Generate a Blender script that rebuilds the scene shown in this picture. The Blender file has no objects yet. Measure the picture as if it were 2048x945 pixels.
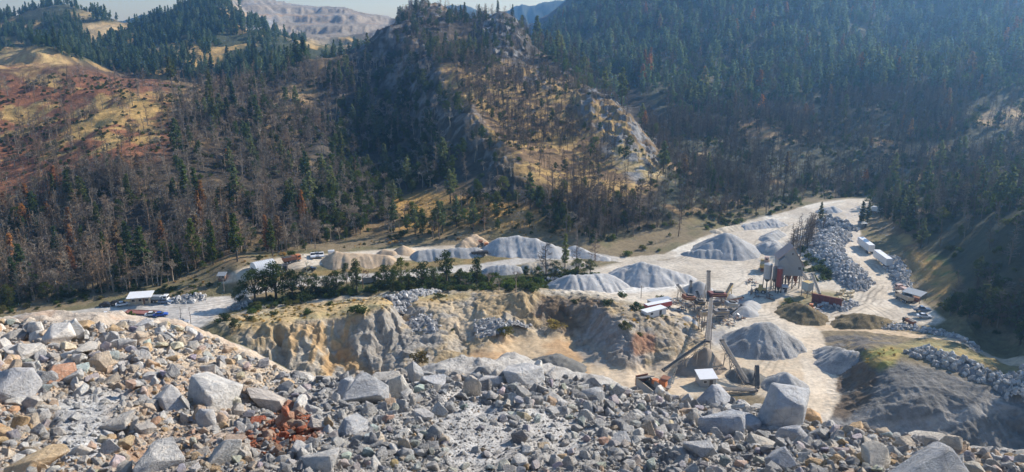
import bpy, bmesh, math, random
import numpy as np
from mathutils import Vector, Matrix, Euler

# ------------------------------------------------------------------ camera, sky, sun, exposure
SC = bpy.context.scene
COL = SC.collection
F = 1518.0                      # focal length in photo pixels (2048 wide)
PITCH = math.radians(15.8)
CAMZ = 92.0
cam_d = bpy.data.cameras.new("camera")
cam = bpy.data.objects.new("camera", cam_d)
COL.objects.link(cam)
cam_d.sensor_width = 36.0
cam_d.lens = 36.0 * F / 2048.0
cam_d.clip_start = 0.1
cam_d.clip_end = 20000
cam.location = (0, 0, CAMZ)
cam.rotation_euler = (math.pi / 2 - PITCH, 0, 0)
SC.camera = cam

SUN_EL = math.radians(30)
SUN_H = Vector((0.81, 0.58)).normalized()      # horizontal direction towards the sun
world = bpy.data.worlds.new("World")
SC.world = world
world.use_nodes = True
wn = world.node_tree.nodes
wl = world.node_tree.links
bg = wn["Background"]
sky = wn.new("ShaderNodeTexSky")
sky.sky_type = 'NISHITA'
sky.sun_disc = False
sky.sun_elevation = SUN_EL
sky.sun_rotation = math.atan2(SUN_H.x, SUN_H.y)
sky.altitude = 300
sky.air_density = 1.2
sky.dust_density = 0.3
sky.ozone_density = 3.5
wl.new(sky.outputs[0], bg.inputs[0])
bg.inputs[1].default_value = 0.10
sun_d = bpy.data.lights.new("sun", 'SUN')
sun_d.energy = 5.0
sun_d.angle = math.radians(0.5)
sun_d.color = (1.0, 0.89, 0.75)
sun = bpy.data.objects.new("sun", sun_d)
COL.objects.link(sun)
sdir = Vector((SUN_H.x * math.cos(SUN_EL), SUN_H.y * math.cos(SUN_EL), math.sin(SUN_EL)))
sun.rotation_euler = sdir.to_track_quat('Z', 'Y').to_euler()
sun.location = (300, 300, 400)
SC.view_settings.view_transform = 'Standard'
SC.view_settings.look = 'None'
SC.view_settings.exposure = 0.66
SC.view_settings.gamma = 1.0
SC.cycles.max_bounces = 5
SC.cycles.diffuse_bounces = 2
SC.cycles.volume_bounces = 1
SC.cycles.transparent_max_bounces = 8
HAZE_DENSITY = 0.00023
SC.cycles.use_denoising = True
SC.cycles.adaptive_threshold = 0.006

R = random.Random(7)
NR = np.random.default_rng(11)

# ------------------------------------------------------------------ projection helpers (photo pixels <-> world)
CT, ST = math.cos(PITCH), math.sin(PITCH)

def ray(px, py):
    a = (np.asarray(px, float) - 1024.0) / F
    b = (472.5 - np.asarray(py, float)) / F
    return a, CT + b * ST, -ST + b * CT

def at_z(px, py, z):
    x, y, dz = ray(px, py)
    t = (z - CAMZ) / dz
    return x * t, y * t

def at_d(px, py, D):
    x, y, dz = ray(px, py)
    t = D / np.hypot(x, y)
    return x * t, y * t, CAMZ + dz * t

def proj(x, y, z):
    zz = z - CAMZ
    f = y * CT - zz * ST
    u = y * ST + zz * CT
    f = np.where(np.abs(f) < 1e-3, 1e-3, f)
    return 1024.0 + F * x / f, 472.5 - F * u / f

# ------------------------------------------------------------------ numpy noise
_lat = NR.random((256, 256)).astype(np.float64)

def vnoise(x, y, seed=0):
    x = np.asarray(x, float) + seed * 37.17
    y = np.asarray(y, float) + seed * 91.73
    xi = np.floor(x).astype(np.int64); yi = np.floor(y).astype(np.int64)
    fx = x - xi; fy = y - yi
    fx = fx * fx * (3 - 2 * fx); fy = fy * fy * (3 - 2 * fy)
    x0 = xi & 255; x1 = (xi + 1) & 255; y0 = yi & 255; y1 = (yi + 1) & 255
    return ((_lat[x0, y0] * (1 - fx) + _lat[x1, y0] * fx) * (1 - fy) + (_lat[x0, y1] * (1 - fx) + _lat[x1, y1] * fx) * fy) * 2 - 1

def fbm(x, y, oct=4, seed=0, gain=0.5):
    s = 0; a = 1; t = 0; c, q = math.cos(0.6), math.sin(0.6)
    for k in range(oct):
        s = s + a * vnoise(x, y, seed + k * 3); t += a
        a *= gain
        x, y = (c * x - q * y) * 2.03, (q * x + c * y) * 2.03
    return s / t

def ridged(x, y, oct=4, seed=0):
    s = 0; a = 1; t = 0
    for k in range(oct):
        s = s + a * (1 - 2 * np.abs(vnoise(x, y, seed + k * 5))); t += a
        a *= 0.5; x = x * 2.07; y = y * 2.07
    return s / t

def cells(x, y, seed=0):
    # distance to second nearest minus nearest jittered cell point: broken, blocky rock
    x = np.asarray(x, float) + seed * 17.3; y = np.asarray(y, float) + seed * 5.7
    xi = np.floor(x).astype(np.int64); yi = np.floor(y).astype(np.int64)
    f1 = np.full(x.shape, 9.0); f2 = np.full(x.shape, 9.0); hv = np.zeros(x.shape)
    for i in (-1, 0, 1):
        for j in (-1, 0, 1):
            a = (xi + i) & 255; b = (yi + j) & 255
            d = np.hypot(xi + i + _lat[a, b] - x, yi + j + _lat[b, a] - y)
            nearer = d < f1
            f2 = np.where(nearer, f1, np.minimum(f2, d)); hv = np.where(nearer, _lat[a, (b * 7 + 3) & 255], hv); f1 = np.where(nearer, d, f1)
    return f2 - f1, hv

def sstep(a, b, x):
    t = np.clip((x - a) / (b - a), 0, 1)
    return t * t * (3 - 2 * t)

def inpoly(px, py, poly):
    px = np.asarray(px, float); py = np.asarray(py, float)
    r = np.zeros(px.shape, bool)
    n = len(poly)
    for i in range(n):
        x1, y1 = poly[i]; x2, y2 = poly[(i + 1) % n]
        if y1 == y2: continue
        c = ((y1 > py) != (y2 > py)) & (px < (x2 - x1) * (py - y1) / (y2 - y1) + x1)
        r ^= c
    return r

def polydist(px, py, poly, closed=True):
    d = np.full(np.shape(px), 1e9)
    n = len(poly)
    for i in range(n if closed else n - 1):
        x1, y1 = poly[i]; x2, y2 = poly[(i + 1) % n]
        vx, vy = x2 - x1, y2 - y1
        t = np.clip(((px - x1) * vx + (py - y1) * vy) / (vx * vx + vy * vy + 1e-9), 0, 1)
        d = np.minimum(d, np.hypot(px - x1 - t * vx, py - y1 - t * vy))
    return d

# ------------------------------------------------------------------ terrain control points
PTS = []                         # (azimuth, ln D, z)
def addp(x, y, z):
    PTS.append((math.atan2(x, y), math.log(math.hypot(x, y)), z))

def flo(px, py, z):              # visible ground point at known height
    x, y = at_z(px, py, z); addp(float(x), float(y), z)

def col(px, *pd):                # points of one picture column at known distances
    a = ((px - 1024.0) / F)
    for py, D in pd:
        x, y, z = at_d(px, py, D * math.sqrt(1 + a * a * 1.06)); addp(float(x), float(y), float(z))

col(-250, (600,262),(480,325),(380,370),(280,430),(190,500),(130,560),(160,640),(100,1150),(140,1500))
col(0, (565,270),(480,320),(400,360),(300,420),(200,490),(134,550),(165,620),(128,680),(135,760),(110,900),(52,1150),(95,1400))
col(60, (140,555),(160,610),(102,680),(118,740),(130,800),(30,1140),(92,1400))
col(110, (560,275),(470,320),(380,365),(280,430),(190,500),(128,560),(160,620),(100,690),(125,760),(108,900),(16,1150),(60,1400))
col(200, (560,268),(450,320),(350,370),(250,440),(158,545),(195,640),(140,780),(95,900),(52,1000),(36,1130),(80,1400))
col(285, (540,275),(430,330),(330,385),(230,460),(165,550),(200,650),(150,760),(105,900),(62,1050),(100,1300))
col(350, (530,280),(420,335),(320,395),(220,475),(172,565),(195,640),(125,800),(45,1040),(34,1100),(70,1350))
col(420, (510,288),(410,345),(310,410),(220,490),(178,570),(195,630),(125,790),(60,950),(6,1130),(50,1400))
col(470, (170,585),(180,660),(110,820),(30,1020),(0,1130),(10,1300),(0,1500))
col(520, (500,295),(400,360),(300,440),(220,510),(165,600),(160,670),(105,820),(65,980),(70,1150),(40,1350),(2,1600),(40,2000))
col(620, (490,300),(400,365),(300,455),(200,545),(120,640),(140,700),(95,850),(92,1000),(85,1200),(42,1420),(12,1640),(50,2000))
col(700, (488,303),(400,370),(300,480),(200,560),(104,640),(120,700),(115,900),(78,1250),(35,1450),(22,1640),(60,2000))
col(770, (482,307),(400,375),(300,495),(200,560),(120,610),(66,640),(85,680),(105,900),(90,1300),(36,1620),(80,2000))
col(825, (480,308),(400,365),(300,470),(200,530),(120,590),(60,640),(40,690),(26,720),(60,800),(110,1000),(70,2000))
col(870, (472,312),(400,352),(300,440),(225,485),(150,525),(95,600),(18,715),(60,800),(110,1000),(70,2000))
col(940, (465,315),(400,346),(320,400),(235,435),(150,530),(100,620),(48,720),(90,830),(100,1200),(60,2000))
col(1000, (460,318),(390,348),(312,388),(240,450),(180,500),(100,600),(32,690),(85,790),(100,1200),(60,2000))
col(1060, (452,322),(400,342),(368,352),(300,405),(230,460),(170,520),(128,590),(78,690),(95,800),(110,1000),(70,2000))
col(1130, (446,326),(370,362),(300,415),(230,465),(180,515),(128,600),(160,690),(130,800),(95,950),(48,1150),(75,1400))
col(1200, (440,330),(380,356),(320,400),(250,440),(190,490),(220,550),(200,630),(150,760),(90,920),(4,1180),(-70,1500))
col(1265, (432,336),(380,360),(330,392),(250,440),(270,520),(220,620),(130,780),(40,980),(-40,1200),(-110,1500))
col(1330, (425,342),(385,370),(348,395),(325,450),(265,540),(200,640),(130,770),(50,940),(-30,1130),(-120,1500))
col(1420, (420,360),(370,400),(320,460),(250,560),(190,660),(120,790),(45,930),(-20,1060),(-100,1300),(-140,1600))
col(1500, (410,375),(355,425),(300,490),(240,570),(180,670),(120,780),(50,920),(0,1020),(-80,1250),(-150,1600))
col(1580, (395,400),(340,450),(290,500),(230,570),(180,650),(120,760),(50,900),(0,1000),(-90,1250))
col(1650, (380,425),(340,455),(290,500),(230,570),(185,640),(130,740),(60,870),(0,970),(-100,1250),(-160,1600))
col(1730, (385,420),(340,450),(290,490),(230,545),(180,610),(140,690),(110,790),(50,890),(-20,1010),(-110,1250))
col(1800, (360,420),(310,465),(250,520),(190,580),(128,660),(140,760),(90,860),(0,980),(-110,1250),(-170,1600))
col(1880, (330,430),(290,460),(230,520),(180,580),(140,640),(125,740),(70,830),(-20,960),(-120,1200))
col(1960, (300,440),(250,480),(200,530),(150,600),(80,730),(0,850),(-100,1050),(-200,1400))
col(2100, (300,415),(200,510),(100,650),(0,800),(-120,1000),(-220,1400))
col(2300, (560,235),(460,275),(360,330),(260,410),(160,540),(60,680),(-60,850),(-220,1300))
# right-hand slope above the lower yard
for p in ((1760,440,2),(1800,470,3.5),(1760,480,.8),(1830,500,4.5),(1800,540,1.2),(1840,560,2.2),(1900,540,6),(1900,600,3),(1960,570,9),
          (1870,620,2),(1940,640,5),(2000,620,7),(2060,600,11),(2048,680,4),(1960,670,2),(2100,640,12),(2200,640,16),(2060,520,20),(1960,480,15),(1900,450,12),(1830,430,8),(2060,430,30),(2150,560,24)):
    flo(*p)
# valley floor (road side terrace is a little higher than the lower road)
for p in ((0,632,0),(100,618,0),(200,608,0),(300,600,0),(400,592,0),(470,575,1),(300,640,-0.5),(200,650,-1),(400,630,-0.5),
          (470,556,4),(530,545,4),(600,535,4),(640,520,4),(700,524,3.5),(800,515,3),(900,508,2.5),(1000,500,2),(1050,503,1.5),(1150,510,1),
          (560,572,0.5),(640,565,0.5),(720,555,0.5),(800,548,0.5),(900,538,0.5),(1000,530,0.5),(1100,525,0.5),(1200,520,0.5),
          (640,588,-1.5),(740,582,-1.5),(850,575,-1.5),(960,573,-1.5),(1060,567,-1),
          (1160,480,4),(1250,465,3),(1330,450,3),(1280,500,0.5),(1350,485,1),(1450,452,1),(1540,430,2),(1600,415,3),(1720,402,5),(1660,408,4),
          (1200,560,0),(1300,560,0),(1400,540,0),(1450,560,0),(1500,520,0),(1560,470,0.5),(1600,440,1.5),(1690,430,3.5),
          (1720,450,2.5),(1700,500,1.5),(1740,540,1),(1650,520,1.5),(1650,580,1),(1600,600,1),(1560,600,0),(1780,600,0.5),(1830,620,0.7),
          (1500,600,0),(1400,610,0),(1450,650,0),(1540,630,0),(1620,640,0),(1720,630,0.5),(1800,640,0.5),(1900,660,1),
          (1400,660,0),(1430,700,0),(1500,720,0),(1560,690,0),(1620,700,0),(1640,760,0),(1640,820,0),(1560,790,0),(1450,770,0),(1350,760,0),
          (1300,780,0),(1250,740,0),(1500,800,0),(1350,800,0)):
    flo(*p)
# quarry bench, cliffs and pit
for p in ((440,650,5),(480,652,7),(540,655,8),(480,640,6),(600,630,7),(540,640,7),(680,622,7),(730,612,7),(800,598,5.5),(860,598,5),(940,590,5),(1010,588,5.5),
          (600,650,7),(640,645,7.2),(700,642,6.5),(560,668,6.5),(520,672,6),
          (560,705,1),(620,726,0),(660,700,.3),(700,694,1),(640,760,-2),(560,780,-4),
          (740,645,6),(770,628,7.5),(760,690,0),(800,690,0.5),(770,665,2.5),(800,640,2),(850,620,4.5),(850,650,2.5),(780,720,-1),(860,715,0),(860,670,2),
          (900,608,4.5),(960,632,3.2),(1040,655,1.2),(900,650,2.5),(950,655,2),(940,672,0.5),(900,690,0.5),(1000,662,2.5),(1010,682,0.3),(1060,640,2.5),(1060,662,0.8),(1110,655,0.5),
          (1000,712,0),(1080,700,0),(1130,690,0),(1200,735,0),(940,740,-0.5),(1100,750,-0.5),
          (1080,592,5.6),(1130,594,5.6),(1180,598,5.8),(1080,579,0),(1120,584,0.4),(1160,583,0.2),(1190,582,0.2),(1220,588,0.3),(1080,640,1),(1130,652,0.5),(1170,668,0),(1060,610,6),
          (1212,606,6),(1240,616,6),(1225,635,6.5),(1250,660,5.5),(1275,685,4),(1180,700,0),(1215,725,0),(1300,630,5),(1320,655,5),(1340,680,3),(1290,722,0),
          (1370,695,1),(1360,650,2.5),(1320,612,2.5),(1390,640,0),(1280,606,2.5),(1250,595,1)):
    flo(*p)
# mounds on the lower right
for p in ((1680,690,1),(1720,700,5),(1760,718,7),(1790,728,7.5),(1860,745,7.5),(1940,770,7),(2048,800,6.5),(2150,820,6.5),(1740,740,5),(1690,760,0.5),(1690,820,0),
          (1800,690,6),(1880,690,6),(1960,715,6),(2048,735,4),(1760,680,3),(1700,672,1),(1900,672,3),(1800,665,2),(2048,755,6),
          (1720,840,1),(1780,835,2.2),(1850,838,3.2),(1950,818,4.8),(2048,795,6.5),(1850,880,0),(1950,880,0.5),(2048,870,1),(2150,870,1),(1780,880,-1),(1700,880,-1)):
    flo(*p)
for az in np.linspace(-0.85, 0.85, 14):
    for D in (16, 30, 45, 80, 120, 150):
        addp(math.sin(az) * D, math.cos(az) * D, -2.0)
for az in np.linspace(-0.85, 0.85, 9):
    addp(math.sin(az) * 3200, math.cos(az) * 3200, -40 if az < 0.15 else 300)

PTS = np.array(PTS)
UA = 2.0
def tps_fit(P, lam=2e-5):
    u = P[:, 0] * UA; v = P[:, 1]
    n = len(P)
    d2 = (u[:, None] - u) ** 2 + (v[:, None] - v) ** 2
    K = 0.5 * d2 * np.log(d2 + 1e-12)
    A = np.zeros((n + 3, n + 3))
    A[:n, :n] = K + lam * np.eye(n)
    A[:n, n] = 1; A[:n, n + 1] = u; A[:n, n + 2] = v
    A[n:, :n] = A[:n, n:].T
    b = np.zeros(n + 3); b[:n] = P[:, 2]
    return np.linalg.solve(A, b)

def tps_eval(P, w, az, ld):
    u = (az * UA).ravel(); v = ld.ravel()
    out = np.zeros(u.size)
    pu = P[:, 0] * UA; pv = P[:, 1]
    for s in range(0, u.size, 20000):
        uu = u[s:s + 20000, None]; vv = v[s:s + 20000, None]
        d2 = (uu - pu) ** 2 + (vv - pv) ** 2
        out[s:s + 20000] = (0.5 * d2 * np.log(d2 + 1e-12)) @ w[:len(P)] + w[-3] + w[-2] * uu[:, 0] + w[-1] * vv[:, 0]
    return out.reshape(az.shape)

NA = 1180
AZ = np.linspace(-0.76, 0.76, NA)
LD = np.concatenate([np.linspace(math.log(a), math.log(b), n, endpoint=False) for a, b, n in ((14, 34, 50), (34, 150, 110), (150, 185, 70), (185, 300, 400), (300, 800, 340), (800, 2600, 170))] + [[math.log(2600.0)]])
ND = len(LD)
_w = tps_fit(PTS, 8e-5)
ca = np.linspace(AZ[0], AZ[-1], 300); cl = np.linspace(LD[0], LD[-1], 300)
def ldi(ld): return np.interp(ld, LD, np.arange(ND)) 
_CA, _CL = np.meshgrid(ca, cl, indexing='ij')
_cz = tps_eval(PTS, _w, _CA, _CL)

def gridsample(G, a0, a1, l0, l1, az, ld):
    na, nl = G.shape
    u = np.clip((az - a0) / (a1 - a0) * (na - 1), 0, na - 1.001)
    v = np.clip((ld - l0) / (l1 - l0) * (nl - 1), 0, nl - 1.001)
    i = u.astype(int); j = v.astype(int); fu = u - i; fv = v - j
    return (G[i, j] * (1 - fu) + G[i + 1, j] * fu) * (1 - fv) + (G[i, j + 1] * (1 - fu) + G[i + 1, j + 1] * fu) * fv

GA, GL = np.meshgrid(AZ, LD, indexing='ij')
GD = np.exp(GL)
GX = np.sin(GA) * GD; GY = np.cos(GA) * GD
GZ = gridsample(_cz, AZ[0], AZ[-1], LD[0], LD[-1], GA, GL)
_fa = np.linspace(AZ[0], AZ[-1], 640); _fl = np.linspace(math.log(150), math.log(290), 300)
_FA, _FL = np.meshgrid(_fa, _fl, indexing='ij')
_fz = tps_eval(PTS, _w, _FA, _FL)
_mi = np.nonzero((np.exp(LD) > 152) & (np.exp(LD) < 285))[0]
_wx = GX[:, _mi]; _wy = GY[:, _mi]
_ww = sstep(152, 175, GD[:, _mi]) * sstep(285, 245, GD[:, _mi])
_da = _ww * (1.6 * fbm(_wx / 7, _wy / 7, 3, 201) + 0.9 * ridged(_wx / 3, _wy / 3, 2, 203)) / 215
_dl = _ww * (2.2 * fbm(_wx / 7, _wy / 7, 3, 205) + 1.2 * ridged(_wx / 3, _wy / 3, 2, 207)) / 215
GZ[:, _mi] = gridsample(_fz, AZ[0], AZ[-1], _fl[0], _fl[-1], GA[:, _mi] + _da, GL[:, _mi] + _dl)
PX0, PY0 = proj(GX, GY, GZ)

# foreground crest line of the spoil heap: pixel row of the silhouette per pixel column
CREST = [(-300,642),(0,648),(100,648),(220,655),(330,652),(400,672),(470,705),(540,735),(600,760),(680,762),(760,752),(850,755),(940,758),(1000,748),(1050,742),
         (1110,752),(1200,775),(1300,790),(1400,800),(1480,812),(1560,835),(1650,852),(1750,868),(1850,885),(1950,905),(2048,918),(2300,935)]
_cx = np.array([c[0] for c in CREST], float); _cy = np.array([c[1] for c in CREST], float)
def crest_tan(az, extra=0.0):
    # azimuth -> tangent of depression of the crest
    a = np.tan(az)
    y = np.interp(1024 + F * a / 0.93, _cx, _cy) + extra
    px = 1024 + F * a / 0.93
    rx, ry, rz = ray(px, y)
    return -rz / np.hypot(rx, ry)

def polyn(poly, feather=10.0, nz=0.0, nscale=0.05, seed=0):
    """soft mask of a ground region given by its outline in photo pixels"""
    pad = feather + abs(nz) + 4
    xs = [p[0] for p in poly]; ys = [p[1] for p in poly]
    out = np.zeros(PX0.shape)
    bx = (PX0 > min(xs) - pad) & (PX0 < max(xs) + pad) & (PY0 > min(ys) - pad) & (PY0 < max(ys) + pad)
    a, b = PX0[bx], PY0[bx]
    m = inpoly(a, b, poly)
    d = polydist(a, b, poly)
    s = np.where(m, d, -d)
    if nz: s = s + nz * fbm(GX[bx] * nscale, GY[bx] * nscale, 3, seed)
    out[bx] = sstep(-feather, feather, s)
    return out

LINE_HILL = [(-400,640),(0,615),(200,592),(330,570),(420,545),(500,520),(640,500),(800,488),(1000,470),(1150,480),(1300,468),(1450,440),(1560,418),(1640,400),(1740,388),(1770,440),(1800,500),(1830,560),(1880,620),(1960,665),(2060,700),(2400,760)]
lh = np.interp(PX0, [p[0] for p in LINE_HILL], [p[1] for p in LINE_HILL])
hillm = sstep(-5, 40, lh - PY0) * (GD > 200)
amp = hillm * np.clip(GD / 400, 0.4, 2.0)
GZ = GZ + amp * (3.2 * ridged(GX / 60, GY / 60, 4, 3) + 1.4 * fbm(GX / 14, GY / 14, 3, 8))
# rocky ribs and peaks
ROCKPOLY = [
    [(735,75),(770,52),(815,58),(870,120),(900,190),(830,215),(760,160),(720,110)],
    [(820,30),(870,10),(900,25),(880,60),(830,60)],
    [(955,40),(1000,22),(1040,60),(1055,120),(1010,135),(960,110)],
    [(850,165),(900,185),(960,240),(1010,310),(1060,370),(1030,390),(960,330),(890,270),(820,230)],
    [(1140,190),(1200,178),(1240,205),(1290,265),(1335,330),(1300,355),(1240,310),(1150,225)],
    [(1020,130),(1090,150),(1130,190),(1060,180)],
]
rockm = np.zeros_like(GZ)
for k, p in enumerate(ROCKPOLY):
    rockm = np.maximum(rockm, polyn(p, 14, 10, 0.06, k))
GZ = GZ + rockm * (2.6 * ridged(GX / 16, GY / 16, 4, 21) + 1.8 * ridged(GX / 5, GY / 5, 3, 25) + 2.5 * (cells(GX / 9, GY / 9, 4)[1] - 0.5))
# opposite quarry: terraced faces
QUARRY = [(455,-5),(520,-10),(620,5),(700,22),(790,32),(770,60),(700,75),(640,88),(560,70),(500,55),(470,30)]
qm = polyn(QUARRY, 6) * (GD > 1100)
st = 17.0
zt = np.floor(GZ / st) * st + st * sstep(0.55, 1.0, GZ / st - np.floor(GZ / st))
GZ = GZ * (1 - qm) + (0.55 * zt + 0.45 * GZ + 3 * fbm(GX / 60, GY / 60, 3, 5)) * qm
def n_(x, y): return fbm(x / 4, y / 4, 2, 301)
# quarry bench ruggedness
BENCH = [(430,640),(560,610),(760,590),(900,580),(1080,580),(1200,588),(1300,620),(1390,640),(1420,690),(1300,735),(1200,740),(1100,690),(1000,700),(900,720),(800,760),(600,770),(500,700)]
PITFLAT = [(900,735),(950,700),(1010,675),(1070,668),(1120,672),(1150,690),(1180,710),(1230,735),(1300,735),(1390,700),(1420,760),(1100,800),(900,790)]
BTOP = [(450,645),(560,618),(700,600),(830,590),(940,587),(940,600),(830,608),(740,622),(700,634),(600,640),(520,655),(470,655)]
bm = polyn(BENCH, 14)
pf = polyn(PITFLAT, 10)
bt = polyn(BTOP, 8)
rug = bm * (1 - pf) * (1 - 0.75 * bt)
_b = rug > 0.02
_c1 = cells(GX[_b] / 5.5 + 0.3 * n_(GX[_b], GY[_b]), GY[_b] / 5.5, 1); _c2 = cells(GX[_b] / 2.0, GY[_b] / 2.0, 2)
GZ[_b] += rug[_b] * (0.9 * ridged(GX[_b] / 11, GY[_b] / 11, 3, 31) + 1.5 * (_c1[1] - 0.5) + 0.6 * np.minimum(_c1[0], 0.5) + 0.55 * (_c2[1] - 0.5) + 0.4 * np.minimum(_c2[0], 0.4))
MOUND = [(1660,720),(1720,690),(1790,722),(1880,740),(2060,800),(2200,800),(2200,960),(1600,960),(1650,840)]
mm = polyn(MOUND, 10)
GZ = GZ + mm * (0.55 * fbm(GX / 6, GY / 6, 4, 41) + 0.25 * ridged(GX / 2, GY / 2, 3, 44))
flat = (1 - np.maximum.reduce([hillm, bm, mm]))
GZ = GZ + flat * 0.18 * fbm(GX / 5, GY / 5, 4, 51)
# the slope under the foreground heap always stays just under the line of sight over its crest
slope = CAMZ - GD * crest_tan(GA, 26.0) - 1.25
GZ = np.maximum(GZ, np.where(GD < 190, slope + 0.6 * fbm(GX / 4, GY / 4, 4, 61), -99))

def hz(x, y):
    x = np.asarray(x, float); y = np.asarray(y, float)
    return gridsample(GZ, AZ[0], AZ[-1], 0, ND - 1, np.arctan2(x, y), ldi(np.log(np.maximum(np.hypot(x, y), 1))))

def hit(px, py, dmin=120.0):
    """the ground point seen at a photo pixel"""
    rx, ry, rz = (float(v) for v in ray(px, py))
    h = math.hypot(rx, ry)
    D = np.exp(np.linspace(math.log(dmin), math.log(2500), 3000))
    x = rx / h * D; y = ry / h * D; z = CAMZ + rz / h * D
    g = hz(x, y)
    k = np.argmax(g >= z)
    if g[k] < z[k]: k = len(D) - 1
    return Vector((x[k], y[k], g[k]))

def vis_mask(x, y, z, step=160):
    """True where the line of sight from the camera to (x,y,z) clears the terrain"""
    ok = np.ones(x.shape, bool)
    D = np.hypot(x, y)
    for t in np.linspace(0.25, 0.97, step):
        g = hz(x * t, y * t)
        ok &= g <= CAMZ + (z - CAMZ) * t + 0.3
    return ok
# ------------------------------------------------------------------ ground colours (albedo)
def C3(r, g, b): return np.array([r, g, b])
PX, PY = proj(GX, GY, GZ)
PX0, PY0 = PX, PY
ALB = np.zeros(GZ.shape + (3,))
ALB[:] = C3(0.17, 0.13, 0.09)
n1 = fbm(GX / 35, GY / 35, 5, 71); n2 = fbm(GX / 11, GY / 11, 4, 73); n3 = fbm(GX / 90, GY / 90, 4, 75); n4 = fbm(GX / 3.2, GY / 3.2, 3, 77)

def lay(mask, c, soft=1.0):
    global ALB
    m = np.clip(mask, 0, 1)[..., None] * soft
    ALB = ALB * (1 - m) + np.asarray(c) * m

def lay2(mask, ca, cb, n, lo=-0.1, hi=0.2):
    t = sstep(lo, hi, n)[..., None]
    c = C3(*ca) * (1 - t) + C3(*cb) * t
    global ALB
    m = np.clip(mask, 0, 1)[..., None]
    ALB = ALB * (1 - m) + c * m

gold = (0.50, 0.33, 0.125); red = (0.30, 0.135, 0.07); litter = (0.075, 0.06, 0.043); green = (0.07, 0.085, 0.035)
grey = (0.30, 0.295, 0.285)
# whole hills: litter with gold patches
lay2(hillm, litter, (0.24, 0.165, 0.085), n1 + 0.5 * n2, 0.05, 0.4)
# far green hills
GREENH = [(-400,130),(-100,40),(0,40),(120,0),(240,40),(300,20),(420,-20),(600,40),(720,80),(640,140),(500,165),(300,160),(120,110),(-400,150)]
gh = polyn(GREENH, 12, 6, 0.02) * (GD > 640)
lay2(gh, (0.075, 0.085, 0.045), gold, n1 + 0.3 * n2, 0.22, 0.4)
lay(polyn([(165,48),(235,44),(268,50),(240,75),(210,90),(165,85)], 8, 6, 0.02) * (GD > 640), (0.50, 0.37, 0.2))
for q in ([(300,95),(340,90),(380,105),(350,120),(290,118)], [(150,25),(190,22),(175,45),(140,40)], [(430,10),(460,12),(470,35),(425,25)], [(580,75),(630,70),(650,88),(600,92)]):
    lay(polyn(q, 8, 8, 0.02) * (GD > 640), (0.46, 0.34, 0.17))
lay2(polyn([(-60,130),(20,105),(60,96),(110,103),(145,128),(100,134),(0,134)], 6, 3, 0.03) * (GD > 600), (0.55, 0.40, 0.18), (0.46, 0.30, 0.14), n2)
# opposite quarry
lay2(qm, (0.33, 0.275, 0.21), (0.28, 0.262, 0.24), fbm(GX / 50, GZ / 4, 4, 81), -0.1, 0.3)
lay2(qm * sstep(0.15, 0.4, fbm(GX / 70, GZ / 5, 4, 83)), (0.42, 0.30, 0.19), (0.33, 0.30, 0.26), n2)
lay(polyn([(490,45),(525,38),(555,42),(530,62),(495,62)], 5) * (GD > 900), (0.30, 0.31, 0.33))
# red burnt soil on the left hill
lay2(polyn([(-300,140),(150,150),(330,175),(350,240),(335,320),(250,330),(160,350),(60,420),(-300,480)], 30, 25, 0.03, 3), red, gold, n1 * 0.8 + n2 * 0.7, 0.05, 0.3)
lay2(polyn([(240,180),(345,200),(330,245),(255,250)], 14, 14, 0.05, 5), gold, (0.33, 0.18, 0.09), n2, 0, 0.3)
lay2(polyn([(560,170),(640,150),(620,210),(560,215)], 14, 10, 0.05, 7), (0.36, 0.25, 0.13), litter, n2, 0.1, 0.4)
# toe of the left hill
lay2(polyn([(330,575),(400,548),(430,520),(520,505),(600,500),(640,505),(560,525),(440,555),(420,570),(460,580),(330,598),(230,590)], 10, 10, 0.1, 9), (0.44, 0.24, 0.09), (0.28, 0.20, 0.08), n2 + n4 * 0.5, 0.0, 0.3)
lay2(polyn([(400,568),(470,562),(480,575),(400,590),(330,595)], 6, 4, 0.1), (0.42, 0.26, 0.10), (0.20, 0.20, 0.07), n4, -0.1, 0.2)
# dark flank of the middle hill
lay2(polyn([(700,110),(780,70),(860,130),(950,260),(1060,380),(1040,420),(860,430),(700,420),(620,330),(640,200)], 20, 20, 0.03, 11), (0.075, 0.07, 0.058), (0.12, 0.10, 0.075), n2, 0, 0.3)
# meadow
lay2(polyn([(770,400),(860,378),(930,380),(1010,400),(1140,440),(1300,470),(1150,488),(1000,470),(880,480),(800,470)], 14, 14, 0.06, 13), (0.47, 0.29, 0.10), (0.22, 0.17, 0.075), n2 + 0.5 * n1, 0.05, 0.35)
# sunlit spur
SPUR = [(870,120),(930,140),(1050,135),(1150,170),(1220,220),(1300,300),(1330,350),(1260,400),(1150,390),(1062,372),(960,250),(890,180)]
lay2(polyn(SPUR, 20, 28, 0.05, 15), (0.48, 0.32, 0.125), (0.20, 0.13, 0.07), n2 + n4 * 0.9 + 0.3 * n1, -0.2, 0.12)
lay2(polyn([(1230,260),(1330,340),(1340,360),(1270,370),(1200,300)], 14, 10, 0.05, 17), (0.50, 0.38, 0.19), grey, n2 + n4 * 0.5, 0.0, 0.2)
ALB_KEEP = None
lay2((1 - 0.45 * np.maximum.reduce([polyn(ROCKPOLY[0], 14), polyn(ROCKPOLY[3], 14)])) * rockm * sstep(-0.02, 0.25, n4 + 0.5 * n2), (0.15, 0.15, 0.155), (0.25, 0.245, 0.24), n4, -0.2, 0.3)  # pale rock thinned on two ribs, putting their shade into the albedo
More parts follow.
